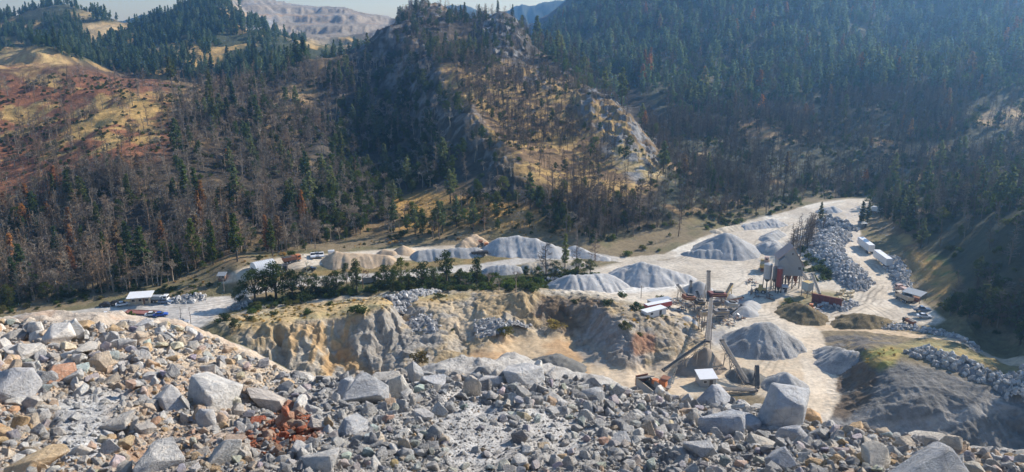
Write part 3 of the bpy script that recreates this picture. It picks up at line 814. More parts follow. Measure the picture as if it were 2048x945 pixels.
RAZ = np.linspace(-0.85, 0.85, NRA); RLD = np.linspace(math.log(2.6), math.log(46), NRD)
RA, RL = np.meshgrid(RAZ, RLD, indexing='ij')
_ra, _rl = np.meshgrid(np.linspace(RAZ[0], RAZ[-1], 150), np.linspace(RLD[0], RLD[-1], 130), indexing='ij')
RZ = gridsample(tps_eval(RP, _rw, _ra, _rl), RAZ[0], RAZ[-1], RLD[0], RLD[-1], RA, RL)
RX = np.sin(RA) * np.exp(RL); RY = np.cos(RA) * np.exp(RL)
RPX, RPY = proj(RX, RY, RZ)
def rmask(poly, feather=14):
    m = inpoly(RPX, RPY, poly); d = polydist(RPX, RPY, poly)
    return sstep(-feather, feather, np.where(m, d, -d) + 8 * fbm(RX, RY, 3, 4))
BANK = [(300,665),(400,690),(470,715),(540,745),(600,760),(560,775),(480,770),(400,752),(330,748),(270,720),(260,690)]
GRAVEL = [(110,800),(170,790),(250,785),(265,805),(210,830),(240,860),(190,895),(130,905),(110,860)]
FINES = [(930,800),(1000,815),(1040,870),(1000,945),(900,945),(890,880),(850,860),(900,830)]
FINES2 = [(1050,820),(1140,850),(1180,900),(1130,935),(1060,890)]
REDP = [(485,880),(520,850),(550,835),(565,808),(590,815),(600,840),(640,862),(655,880),(610,890),(570,905),(525,918),(500,905)]
TANZ = [(-300,640),(400,640),(600,740),(560,790),(420,830),(480,945),(-300,960)]
bankm = rmask(BANK); gravm = rmask(GRAVEL); finem = np.maximum(rmask(FINES), rmask(FINES2)); redm = rmask(REDP, 8); tanm = rmask(TANZ, 60)
RD = np.exp(RL)
rough_ = 1 - 0.6 * np.maximum.reduce([bankm, gravm, 0.6 * finem])
RZ = RZ + 0.30 * fbm(RX / 3.2, RY / 3.2, 2, 19) * sstep(4.5, 8, RD) * sstep(30, 18, RD)
RZ = RZ + rough_ * (0.20 * ridged(RX / 1.3, RY / 1.3, 4, 3) + 0.22 * fbm(RX / 2.6, RY / 2.6, 3, 7)) * np.clip(RD / 9, 0.35, 1.6) + 0.05 * ridged(RX / 0.35, RY / 0.35, 3, 11)
_e = np.exp(RL)
_b = ray(1024 + F * np.tan(RA) / 0.88, np.full(RA.shape, 1030.0)); _lim = CAMZ - _e * (-_b[2] / np.hypot(_b[0], _b[1]))
RZ = np.where(_e < 4.6, np.minimum(RZ, _lim - 0.05), RZ)
RALB = np.zeros(RZ.shape + (3,)); RALB[:] = C3(0.47, 0.45, 0.42)
rn = fbm(RX / 1.2, RY / 1.2, 4, 15); rn2 = fbm(RX / 0.2, RY / 0.2, 3, 17)
def rlay(m, c):
    global RALB
    m = np.clip(m, 0, 1)[..., None]; RALB = RALB * (1 - m) + np.array(c) * m
rlay(tanm, (0.55, 0.45, 0.35)); rlay(sstep(0.1, 0.4, rn) * tanm, (0.42, 0.28, 0.19))
rlay(bankm, (0.56, 0.45, 0.33)); rlay(bankm * sstep(0.1, 0.35, rn), (0.50, 0.46, 0.40))
rlay(gravm, (0.58, 0.57, 0.55)); rlay(finem * 0.8, (0.56, 0.55, 0.535)); rlay(redm, (0.40, 0.13, 0.065))
RALB = np.clip(RALB * (1 + 0.13 * rn2 + 0.15 * rn)[..., None], 0.03, 0.8)
M_RUBBLE = ground_mat("crushed_rubble", 9.0, 0.06)
ii, jj = np.meshgrid(np.arange(NRA - 1), np.arange(NRD - 1), indexing='ij')
q = np.stack([ii * NRD + jj, (ii + 1) * NRD + jj, (ii + 1) * NRD + jj + 1, ii * NRD + jj + 1], -1).reshape(-1, 4)
o = mesh_from("ground", np.stack([RX, RY, RZ], -1).reshape(-1, 3), q, M_RUBBLE, RALB.reshape(-1, 3)); o['kind'] = 'structure'

def rz(x, y):
    x = np.asarray(x, float); y = np.asarray(y, float)
    return gridsample(RZ, RAZ[0], RAZ[-1], RLD[0], RLD[-1], np.arctan2(x, y), np.log(np.maximum(np.hypot(x, y), 1)))
def rhit(px, py):
    rx, ry, rzz = (float(v) for v in ray(px, py)); h = math.hypot(rx, ry)
    D = np.exp(np.linspace(math.log(2.7), math.log(34), 1500))
    x = rx / h * D; y = ry / h * D; z = CAMZ + rzz / h * D
    g = rz(x, y); k = int(np.argmax(g >= z))
    if g[k] < z[k]: return None
    return Vector((x[k], y[k], g[k]))

GREY = [(0.49, 0.485, 0.475), (0.57, 0.56, 0.54), (0.36, 0.365, 0.37), (0.66, 0.645, 0.61), (0.53, 0.52, 0.50), (0.42, 0.415, 0.405), (0.31, 0.315, 0.325)]
TAN = [(0.62, 0.51, 0.39), (0.66, 0.57, 0.46), (0.58, 0.43, 0.31), (0.64, 0.59, 0.52), (0.57, 0.53, 0.48), (0.60, 0.43, 0.26)]
RED = [(0.42, 0.17, 0.10), (0.40, 0.19, 0.125), (0.46, 0.27, 0.18), (0.44, 0.14, 0.075), (0.43, 0.33, 0.26)]
def rock_tint(px, py, r):
    if inpoly(px + r.gauss(0, 12), py + r.gauss(0, 7), REDP) and r.random() < 0.8: return r.choice(RED)
    if px < 560 and inpoly(px, py, [(-400,600),(420,640),(620,740),(560,800),(470,830),(520,960),(-400,960)]):
        if r.random() < 0.5: return r.choice(TAN)
        return r.choice(GREY)
    if px > 1650 and r.random() < 0.4: return r.choice(TAN)
    return r.choice(TAN) if r.random() < 0.13 else r.choice(GREY)

BOULDERS = []      # (px, py, radius px, object)
def boulder(px, py, wpx, tint, label, mesh=None, squash=(1, 1, 1), rot=None, sink=0.28, dist=None, group=None):
    g = rhit(px, py)
    if g is None: return None
    d = (g - Vector((0, 0, CAMZ))).length
    s = wpx / F * d / 2
    o = bpy.data.objects.new("boulder", mesh or R.choice(ROCKS_HI)); COL.objects.link(o)
    o.rotation_euler = rot or (R.uniform(-0.5, 0.5), R.uniform(-0.5, 0.5), R.uniform(0, 6.28))
    o.scale = (s * squash[0], s * squash[1], s * squash[2])
    o.location = g + Vector((0, 0, s * squash[2] * (0.75 - sink * 1.2)))
    o['tint'] = [min(0.75, float(c) * 1.3) for c in tint]
    tag(o, label, "boulder", group)
    BOULDERS.append((px, py, wpx, o))
    return o
# the ones anyone would point at (base pixel, width in photo pixels)
HERO = [
 (1566,838,104,(0.36,0.37,0.385),"huge pale grey boulder with a flat top overhanging the haul road",(1,.9,.9),8),
 (1615,842,44,(0.50,0.33,0.19),"rusty orange rock wedged beside the huge flat-topped boulder",(1,.9,.9),1),
 (1440,862,72,(0.33,0.345,0.37),"large dark blue-grey boulder below and left of the huge flat-topped boulder",(1,.95,.9),0),
 (1500,856,50,(0.33,0.345,0.37),"blue-grey angular boulder between the two largest right-hand boulders",(1,.9,.9),2),
 (1433,806,66,(0.32,0.33,0.35),"rounded dark grey boulder on the crest left of the huge flat-topped boulder",(1,.9,.8),6),
 (1525,890,50,(0.44,0.41,0.36),"tilted flat slab with a tan edge below the huge flat-topped boulder",(1,.8,.6),3),
 (1590,880,58,(0.36,0.37,0.39),"grey wedge boulder in front of the rusty orange rock",(1,.8,.7),5),
 (1765,852,74,(0.46,0.42,0.35),"long tan slab leaning over the edge above the dark gravel slope",(1.1,.45,.42),7),
 (1715,850,62,(0.44,0.42,0.38),"pale tan boulder tucked under the long leaning slab",(1,.8,.55),1),
 (1850,880,52,(0.50,0.46,0.40),"pale flat rock alone on the crest right of the leaning slab",(1,.8,.6),7),
 (1850,985,150,(0.33,0.345,0.37),"massive blue-grey boulder at the bottom edge with a tan rim",(1,.85,.8),6),
 (1752,930,64,(0.46,0.43,0.38),"grey-tan boulder left of the massive bottom-edge boulder",(1,.85,.8),8),
 (1560,935,62,(0.36,0.37,0.39),"mottled blue-grey boulder at the bottom edge right of middle",(1,.9,.75),9),
 (1400,905,56,(0.36,0.365,0.375),"cracked grey block in the rubble below the dark boulders",(1,.9,.8),2),
 (788,742,66,(0.27,0.24,0.215),"dark brown boulder with a pale cap on the crest above the pit",(1,.8,.75),6),
 (830,760,48,(0.38,0.385,0.39),"tall pointed grey boulder right of the dark brown capped boulder",(.8,.7,1.15),9),
 (738,800,84,(0.35,0.355,0.36),"big rounded grey boulder in the crest cluster left of middle",(1,.9,.75),4),
 (690,790,60,(0.35,0.36,0.37),"grey boulder leaning against the big rounded crest boulder",(1,.8,.9),5),
 (802,790,52,(0.47,0.45,0.41),"pale angular standing slab among the crest boulders",(.85,.6,1.15),5),
 (775,762,44,(0.42,0.40,0.37),"rough tan-grey rock in front of the dark brown capped boulder",(1,.9,.8),0),
 (886,750,34,(0.47,0.45,0.42),"pale block on the crest right of the pointed boulder",(1,.8,.9),2),
 (945,790,46,(0.47,0.42,0.36),"upright tan slab leaning left on the crest",(.7,.6,1.2),8),
 (975,775,56,(0.44,0.43,0.42),"broad pale grey block beside the upright tan slab",(1,.8,.8),1),
 (1045,765,72,(0.44,0.44,0.44),"pale grey rock mass crowning the crest in the middle",(1,.9,.75),4),
 (1110,755,40,(0.46,0.44,0.41),"pale tilted slab on the crest right of the crowning rock mass",(1,.7,.6),7),
 (870,768,48,(0.36,0.37,0.39),"squat blue-grey boulder below the crest pale block",(1,.9,.7),0),
 (706,862,60,(0.36,0.37,0.385),"rounded grey boulder lying below the crest cluster",(1,.9,.75),6),
 (845,835,44,(0.43,0.42,0.41),"pale square block on the gravel slope",(1,.85,.7),2),
 (880,832,40,(0.43,0.42,0.40),"pale cleft boulder beside the square block",(1,.8,.85),9),
 (420,800,100,(0.45,0.44,0.42),"large pale grey boulder with a ridged top left of the red rubble",(1,.85,.72),4),
 (345,812,84,(0.36,0.355,0.35),"flat-faced dark grey boulder beside the large ridged boulder",(1,.8,.62),1),
 (535,805,100,(0.40,0.365,0.33),"long brown-grey boulder behind the red rubble",(1.05,.7,.55),3),
 (415,845,48,(0.42,0.42,0.42),"grey angular boulder under the large ridged boulder",(1,.9,.9),5),
 (240,845,62,(0.40,0.38,0.35),"lone tan-topped block casting a shadow on the white gravel patch",(1.05,.7,.55),7),
 (120,680,64,(0.48,0.46,0.43),"big pale block on top of the left crest",(1,.85,.9),2),
 (150,672,52,(0.45,0.44,0.42),"pale grey boulder behind the big left crest block",(1,.85,.8),9),
 (75,672,48,(0.47,0.45,0.42),"pale leaning slab at the left of the crest",(.9,.6,.9),5),
 (50,710,54,(0.47,0.45,0.42),"pale grey boulder below the left crest slab",(1,.9,.75),0),
 (175,700,52,(0.50,0.46,0.40),"flat cream slab under the left crest boulders",(1.1,.8,.4),7),
 (28,790,74,(0.33,0.335,0.35),"streaked blue-grey boulder at the left edge",(1,.9,.9),4),
 (120,755,52,(0.42,0.24,0.16),"reddish brown boulder among tan rubble on the left",(1,.9,.75),6),
 (75,935,84,(0.50,0.38,0.24),"yellow-brown boulder near the bottom left corner",(1.1,.85,.65),1),
 (320,935,92,(0.45,0.44,0.42),"large pale grey boulder at the bottom edge left of the red rubble",(1,.85,.65),4),
 (450,915,84,(0.44,0.435,0.42),"broad rough grey boulder below the red rubble",(1,.85,.6),9),
 (640,935,74,(0.46,0.45,0.43),"pale boulder at the bottom edge right of the red rubble",(1,.9,.85),0),
 (600,905,46,(0.40,0.40,0.40),"grey block at the right of the red rubble",(1,.85,.8),2),
 (575,838,44,(0.44,0.17,0.10),"red painted-looking upright stone at the top of the red rubble",(.7,.6,1.1),5),
 (640,855,46,(0.42,0.38,0.34),"rounded tan boulder above the red rubble",(1,.85,.7),3),
 (1040,930,40,(0.46,0.45,0.43),"pale flat-topped rock standing alone on grey fines",(1,.9,.8),2),
 (1240,880,46,(0.38,0.385,0.39),"long grey slab lying across the right-hand rubble",(1.1,.7,.4),7),
 (1185,800,40,(0.37,0.38,0.39),"dark jagged rock on the crest right of middle",(1,.9,.8),8),
]
for px, py, w, t, lab, sq, k in HERO:
    boulder(px, py + w * 0.06, w * (1.2 if px > 640 else 1.06), t, lab, ROCKS_HI[k], sq, (R.uniform(-0.25, 0.25), R.uniform(-0.25, 0.25), R.uniform(0, 6.28)), 0.30)

# more boulders around them, then the smaller stones of the heap as one mass
RZONES = [((-50,640),"on the left crest"),((200,700),"in the tan rubble"),((60,830),"near the left edge"),((180,850),"around the white gravel patch"),
 ((130,930),"at the bottom left"),((400,720),"on the smooth tan bank"),((330,860),"left of the red rubble"),((560,870),"in the red rubble"),((640,780),"behind the red rubble"),
 ((560,930),"at the bottom below the red rubble"),((780,820),"below the crest cluster"),((760,930),"at the bottom left of middle"),((960,850),"on the grey fines in the middle"),((1000,770),"on the middle crest"),
 ((1100,930),"at the bottom middle"),((1180,830),"right of the middle crest"),((1300,810),"left of the dark boulders"),((1330,930),"at the bottom right of middle"),((1470,860),"among the large dark boulders"),
 ((1600,900),"under the huge flat-topped boulder"),((1700,890),"below the long leaning slab"),((1830,900),"above the dark gravel slope"),((1960,930),"near the bottom right corner")]
def nearzone(px, py, Z):
    return min(Z, key=lambda z: (z[0][0] - px) ** 2 + 2.2 * (z[0][1] - py) ** 2)[1]
def tname(t):
    r, g, b = t
    if r > 2.2 * g: return "red"
    if r - b > 0.14: return "tan"
    if r > 0.52: return "pale grey"
    return "blue-grey" if b >= r else "grey"
placed = [(b[0], b[1] - b[2] * 0.3, b[2]) for b in BOULDERS]
cand = []
tries = 0
ZCOUNT = {}
while len(cand) < 248 and tries < 12000:
    tries += 1
    px = R.uniform(-30, 2080); cy = float(np.interp(px, _cx, _cy))
    py = cy + 2 + (950 - cy) * R.random() ** 1.1
    w = min(50, 16 + R.paretovariate(2.4) * 5.5)
    if inpoly(px, py, BANK) and w > 34: continue
    if inpoly(px, py, GRAVEL) or (inpoly(px, py, FINES) and R.random() < 0.8): continue
    if any(math.hypot(px - a, (py - b) * 1.25) < (w + c) * 0.43 for a, b, c in placed): continue
    placed.append((px, py, w)); cand.append((px, py, w))
ADJ = ["angular", "blocky", "wedge-shaped", "slab-like", "rounded", "jagged"]
for px, py, w in sorted(cand, key=lambda c: c[0]):
    t = rock_tint(px, py, R); zone = nearzone(px, py, RZONES)
    k = R.randrange(10)
    adj = {0: "blocky", 1: "angular", 2: "low", 3: "slab-like", 4: "rounded", 5: "narrow", 6: "angular", 7: "flat", 8: "wedge-shaped", 9: "upright"}[k]
    size = "small" if w < 30 else "medium" if w < 42 else "large"
    boulder(px, py, w, [c * R.uniform(0.7, 0.85) for c in t], "%s %s %s stone %s" % (size, tname(t), adj, zone), ROCKS_HI[k], (1, R.uniform(0.75, 1), R.uniform(0.7, 1)), None, 0.25)

_same = {}
for b_ in BOULDERS: _same.setdefault(b_[3]['label'], []).append(b_)
_ord = ["leftmost one", "second one from the left", "third one from the left", "fourth one from the left", "fifth one from the left"]
for lab, L in _same.items():
    if len(L) > 1:
        for i, b_ in enumerate(sorted(L, key=lambda q_: q_[0])): b_[3]['label'] = "%s, %s" % (lab, "rightmost one" if i == len(L) - 1 else _ord[i])
for b_ in BOULDERS:
    w_ = b_[3]['label'].split()
    if len(w_) > 16: b_[3]['label'] = ' '.join(w_[len(w_) - 16:])

def stones(name, n, wmin, wmax, coll, label):
    P = []; S = []; T = []; Q = []
    r = random.Random(len(name) + n)
    while len(P) < n:
        px = r.uniform(-60, 2110); cy = float(np.interp(px, _cx, _cy))
        py = cy - 4 + (960 - cy) * r.random() ** 1.1
        w = wmin * (wmax / wmin) ** (r.random() ** 2.9)
        cl = float(fbm(np.array(px / 90.0), np.array(py / 45.0), 2, 31))
        if wmax > 20 and r.random() < sstep(0.05, 0.3, np.array(cl)) * 0.4: continue
        if inpoly(px, py, GRAVEL): w *= 0.55
        if inpoly(px, py, BANK): w *= 0.8
        if inpoly(px, py, FINES) or inpoly(px, py, FINES2):
            w *= 0.6
            if wmax > 20 and r.random() < 0.6: continue
        P.append((px, py)); S.append(w)
        t = rock_tint(px, py, r)
        if inpoly(px, py, GRAVEL): t = (0.58, 0.575, 0.56)
        u = r.uniform(0.8, 1.15); T.append([c * u for c in t])
    P = np.array(P); S = np.array(S)
    # intersect the view rays with the heap to get even cover, then they are plain world points
    rx, ry, rzz = ray(P[:, 0], P[:, 1]); h = np.hypot(rx, ry)
    D = np.full(len(P), np.nan)
    for t in np.exp(np.linspace(math.log(2.8), math.log(34), 900)):
        g = rz(rx / h * t, ry / h * t)
        k = np.isnan(D) & (g >= CAMZ + rzz / h * t); D[k] = t
    ok = ~np.isnan(D)
    x = (rx / h * D)[ok]; y = (ry / h * D)[ok]; z = rz(x, y); d = D[ok]
    s = S[ok] / F * np.hypot(d, CAMZ - z) / 2
    n = len(s)
    rg = np.random.default_rng(n)
    o = scatter(name, coll, np.stack([x, y, z + s * 0.06], -1), rg.uniform(-3.14, 3.14, (n, 3)), s[:, None] * rg.uniform(0.7, 1.1, (n, 3)), rg.integers(0, 10, n), np.array(T)[ok])
    tag(o, label, "rubble", kind='stuff')
    return o
stones("rubble", 3900, 12, 44, RC_HI, "broken grey and tan stones covering the foreground spoil heap")
stones("gravel", 32000, 3.0, 13, RC_LO, "fine crushed gravel between the stones of the foreground spoil heap")
# ------------------------------------------------------------------ plants
def leaf_mat(name, col_, var=0.35, rough=0.75, trans=0.0):
    m, nt, b, tint = tint_mat(name, rough)
    oi = N(nt, "ShaderNodeObjectInfo"); geo = N(nt, "ShaderNodeNewGeometry")
    no = N(nt, "ShaderNodeTexNoise", Scale=0.55, Detail=4.0); nt.links.new(geo.outputs["Position"], no.inputs["Vector"])
    base = mixc(nt, 1.0, col_, tint, 'MULTIPLY')
    f = ramp(nt, no.outputs[0], [(0.3, (1 - var,) * 3), (0.7, (1 + var, 1 + var, 1 + var * 0.7))])
    base = mixc(nt, 1.0, base, f, 'MULTIPLY')
    f2 = ramp(nt, oi.outputs["Random"], [(0.0, (0.75, 0.78, 0.8)), (1.0, (1.3, 1.2, 1.1))])
    base = mixc(nt, 1.0, base, f2, 'MULTIPLY')
    nt.links.new(base, b.inputs["Base Color"])
    if trans:
        tr = nt.nodes.new("ShaderNodeBsdfTranslucent"); nt.links.new(mixc(nt, 1.0, base, (1.35, 1.3, 0.7), 'MULTIPLY'), tr.inputs[0])
        mx = nt.nodes.new("ShaderNodeMixShader"); mx.inputs[0].default_value = trans
        nt.links.new(b.outputs[0], mx.inputs[1]); nt.links.new(tr.outputs[0], mx.inputs[2])
        nt.links.new(mx.outputs[0], nt.nodes["Material Output"].inputs[0])
    return m
M_NEEDLE = leaf_mat("pine_needles", (1, 1, 1), trans=0.4)
M_LEAF = leaf_mat("leaves", (1, 1, 1), trans=0.45)
M_BARK = leaf_mat("bark", (1, 1, 1), 0.25, 0.9)

class Geo:
    """collects vertices and faces of one mesh"""
    def __init__(s): s.v = []; s.f = []; s.m = []
    def tube(s, a, b, ra, rb, n=5, mi=0):
        a = Vector(a); b = Vector(b); d = (b - a)
        if d.length < 1e-6: return
        z = d.normalized(); x = z.orthogonal().normalized(); y = z.cross(x)
        k = len(s.v)
        for p, r in ((a, ra), (b, rb)):
            for i in range(n):
                t = 2 * math.pi * i / n
                s.v.append(p + x * (r * math.cos(t)) + y * (r * math.sin(t)))
        for i in range(n):
            j = (i + 1) % n
            s.f.append((k + i, k + j, k + n + j, k + n + i)); s.m.append(mi)
    def leaf(s, p, size, r, mi=0, flat=None):
        p = Vector(p)
        x = Vector((r.gauss(0, 1), r.gauss(0, 1), r.gauss(0, 1))).normalized()
        if flat: x = (x * 0.7 + flat).normalized()
        y = Vector((r.gauss(0, 1), r.gauss(0, 1), r.gauss(0, 1))).cross(x).normalized()
        k = len(s.v)
        a = size * r.uniform(.7, 1.3); b = a * r.uniform(.45, .75)
        s.v += [p - x * a, p + y * b, p + x * a, p - y * b]
        s.f.append((k, k + 1, k + 2, k + 3)); s.m.append(mi)
    def mesh(s, name, mats, smooth=False):
        me = bpy.data.meshes.new(name)
        me.from_pydata([tuple(v) for v in s.v], [], s.f)
        for m in mats: me.materials.append(m)
        me.polygons.foreach_set("material_index", s.m)
        if smooth: me.polygons.foreach_set("use_smooth", [True] * len(s.f))
        me.update()
        return me

def trunk_geo(G, r, top=1.0, r0=0.016, bend=0.02, mi=0):
    p = Vector((0, 0, -0.03)); pts = [p]
    n = 6
    for i in range(1, n + 1):
        pts.append(Vector((r.uniform(-bend, bend) * i / n, r.uniform(-bend, bend) * i / n, top * i / n)))
    for i in range(n):
        G.tube(pts[i], pts[i + 1], r0 * (1 - i / n) + 0.003, r0 * (1 - (i + 1) / n) + 0.003, 6, mi)
    return pts
def along(pts, t):
    f = t * (len(pts) - 1); i = min(int(f), len(pts) - 2); return pts[i].lerp(pts[i + 1], f - i)

def conifer(seed, wide=0.16, start=0.2, dens=1.0, leaf=0.024):
    r = random.Random(seed); T = Geo(); C = Geo()
    pts = trunk_geo(T, r, 1.0, 0.016)
    nb = int(80 * dens)
    for i in range(nb):
        t = start + (0.98 - start) * (i + r.random()) / nb
        u = (t - start) / (1 - start)
        prof = min(1.0, 0.45 + u * 2.2) * (1 - u) ** 0.75
        L = wide * prof * r.uniform(0.55, 1.15) + 0.015
        a = r.uniform(0, 6.283); b = along(pts, t)
        d = Vector((math.cos(a), math.sin(a), r.uniform(-0.25, 0.25))).normalized()
        e = b + d * L
        T.tube(b, e, 0.003, 0.001, 3)
        m = max(3, int(L / wide * 9))
        for k in range(m):
            q = b.lerp(e, 0.25 + 0.75 * (k + r.random()) / m)
            for _ in range(3):
                C.leaf(q + Vector((r.gauss(0, .012), r.gauss(0, .012), r.gauss(0, .012))), leaf, r, 0, d * 0.8)
    return T, C

def burnt(seed, wide=0.13, start=0.15, nb=46, twigs=6):
    """dead tree: bare trunk, thin branches and fine dead twigs"""
    r = random.Random(seed); T = Geo(); C = Geo()
    pts = trunk_geo(T, r, 1.0, 0.014, 0.03)
    for i in range(nb):
        t = start + (0.99 - start) * (i + r.random()) / nb
        u = (t - start) / (1 - start)
        L = wide * (0.35 + (1 - u) ** 0.8) * r.uniform(0.35, 1.1)
        a = r.uniform(0, 6.283); b = along(pts, t)
        d = Vector((math.cos(a), math.sin(a), r.uniform(-0.1, 0.75))).normalized()
        e = b + d * L
        C.tube(b, e, 0.0050, 0.0018, 3)
        for k in range(twigs):
            q = b.lerp(e, r.uniform(0.3, 1))
            g = q + (d + Vector((r.gauss(0, .8), r.gauss(0, .8), r.gauss(0.2, .8)))).normalized() * L * r.uniform(.25, .55)
            C.tube(q, g, 0.0034, 0.0016, 3)
    return T, C

def deadcrown(seed):
    """dead broadleaf: forked limbs with a wide crown of fine twigs"""
    r = random.Random(seed); T = Geo(); C = Geo()
    T.tube((0, 0, -0.03), (0, 0, 0.3), 0.024, 0.017, 6)
    def grow(p, d, L, rad, depth):
        e = p + d * L
        (T if depth < 2 else C).tube(p, e, rad, rad * 0.62, 4 if depth < 2 else 3)
        if depth >= 5: return
        for _ in range(3 if depth > 0 else 4):
            dd = (d + Vector((r.gauss(0, .55), r.gauss(0, .55), r.gauss(0.08, .4)))).normalized()
            grow(p.lerp(e, r.uniform(0.6, 1)), dd, L * r.uniform(.55, .82), max(0.0028, rad * 0.58), depth + 1)
    grow(Vector((0, 0, 0.27)), Vector((r.uniform(-.1, .1), r.uniform(-.1, .1), 1)).normalized(), 0.22, 0.016, 0)
    return T, C

def broadleaf(seed, blobs=13, leaves=120, wide=0.34, leaf=0.022, low=0.3):
    r = random.Random(seed); T = Geo(); C = Geo()
    T.tube((0, 0, -0.03), (0.01, 0, 0.28), 0.03, 0.021, 7)
    for i in range(blobs):
        a = i * 2.4 + r.uniform(-.4, .4); u = (i + 0.5) / blobs
        z = low + (0.94 - low) * u
        rad = wide * math.sin(math.pi * min(0.97, 0.22 + 0.75 * u)) * r.uniform(.35, .95)
        c = Vector((math.cos(a) * rad, math.sin(a) * rad, z))
        T.tube((0.01, 0, 0.24), c * 0.55 + Vector((0, 0, 0.12)), 0.014, 0.008, 5)
        T.tube(c * 0.55 + Vector((0, 0, 0.12)), c, 0.008, 0.003, 4)
        R0 = r.uniform(.085, .15)
        for _ in range(leaves):
            v = Vector((r.gauss(0, 1), r.gauss(0, 1), r.gauss(0, 1))).normalized() * R0 * r.random() ** 0.4
            v.z *= 0.75
            C.leaf(c + v, leaf, r)
    return T, C

def shrub(seed, blobs=8, leaves=70):
    r = random.Random(seed); T = Geo(); C = Geo()
    for i in range(blobs):
        a = r.uniform(0, 6.28); rad = r.uniform(0, .36); c = Vector((math.cos(a) * rad, math.sin(a) * rad, r.uniform(.15, .6 - rad * .6) ))
        T.tube((0, 0, -0.05), c, 0.015, 0.006, 4)
        R0 = r.uniform(.14, .26)
        for _ in range(leaves):
            v = Vector((r.gauss(0, 1), r.gauss(0, 1), r.gauss(0, 1))).normalized() * R0 * r.random() ** 0.4
            p = c + v
            if p.z > 0: C.leaf(p, 0.05, r)
    return T, C

def build_set(fn, args, cm):
    out = []
    for k, a in enumerate(args):
        T, C = fn(*a)
        tm = T.mesh("trunk", [M_BARK], True); cm_ = C.mesh("crown", [cm])
        B = Geo(); B.v = T.v + C.v; n = len(T.v)
        B.f = T.f + [tuple(i + n for i in f) for f in C.f]; B.m = [0] * len(T.f) + [1] * len(C.f)
        out.append((tm, cm_, B.mesh("tree", [M_BARK, cm])))
    return out
KIND = {}
KIND['conifer'] = build_set(conifer, [(1, .15, .14, 1.2), (2, .17, .2, 1.0), (3, .13, .1, 1.3), (4, .19, .3, .8, .028)], M_NEEDLE)
KIND['pine'] = build_set(conifer, [(11, .21, .28, .7, .030), (12, .18, .35, .65, .03), (13, .23, .25, .6, .032)], M_NEEDLE)
KIND['burnt'] = build_set(burnt, [(21, .15, .15, 56, 7), (22, .18, .1, 60, 7), (23, .11, .25, 40, 6), (24, .20, .2, 56, 8), (25, .07, .4, 22, 4)], M_BARK)
KIND['dead'] = build_set(deadcrown, [(31,), (32,), (33,)], M_BARK)
KIND['oak'] = build_set(broadleaf, [(41,), (42, 15, 110, .30), (43, 11, 130, .38), (44, 16, 110, .26, .022, .2)], M_LEAF)
KIND['shrub'] = build_set(shrub, [(51,), (52,), (53,), (54,)], M_LEAF)
TC_ = {k: proto_collection(k + "_source", [p[2] for p in v]) for k, v in KIND.items()}

TINTS = {'conifer': [(.10, .12, .045), (0.075, 0.112, 0.045), (0.06, 0.098, 0.048), (0.09, 0.128, 0.054), (0.051, 0.084, 0.045)],
         'pine': [(0.128, 0.165, 0.098), (0.15, 0.18, 0.112), (0.112, 0.15, 0.09)],
         'brown': [(0.321, 0.169, 0.086), (0.264, 0.135, 0.079), (0.226, 0.158, 0.113)],
         'burnt': [(0.187, 0.156, 0.127), (0.227, 0.192, 0.158), (0.129, 0.109, 0.092), (0.266, 0.229, 0.188), (0.246, 0.177, 0.122)],
         'dead': [(0.319, 0.271, 0.228), (0.374, 0.325, 0.273), (0.264, 0.217, 0.182)],
         'oak': [(0.05, 0.085, 0.025), (0.069, 0.106, 0.03), (0.043, 0.069, 0.025), (0.088, 0.112, 0.037)],
         'shrub': [(0.065, 0.098, 0.031), (0.078, 0.117, 0.034), (0.052, 0.078, 0.026), (0.098, 0.111, 0.044)]}

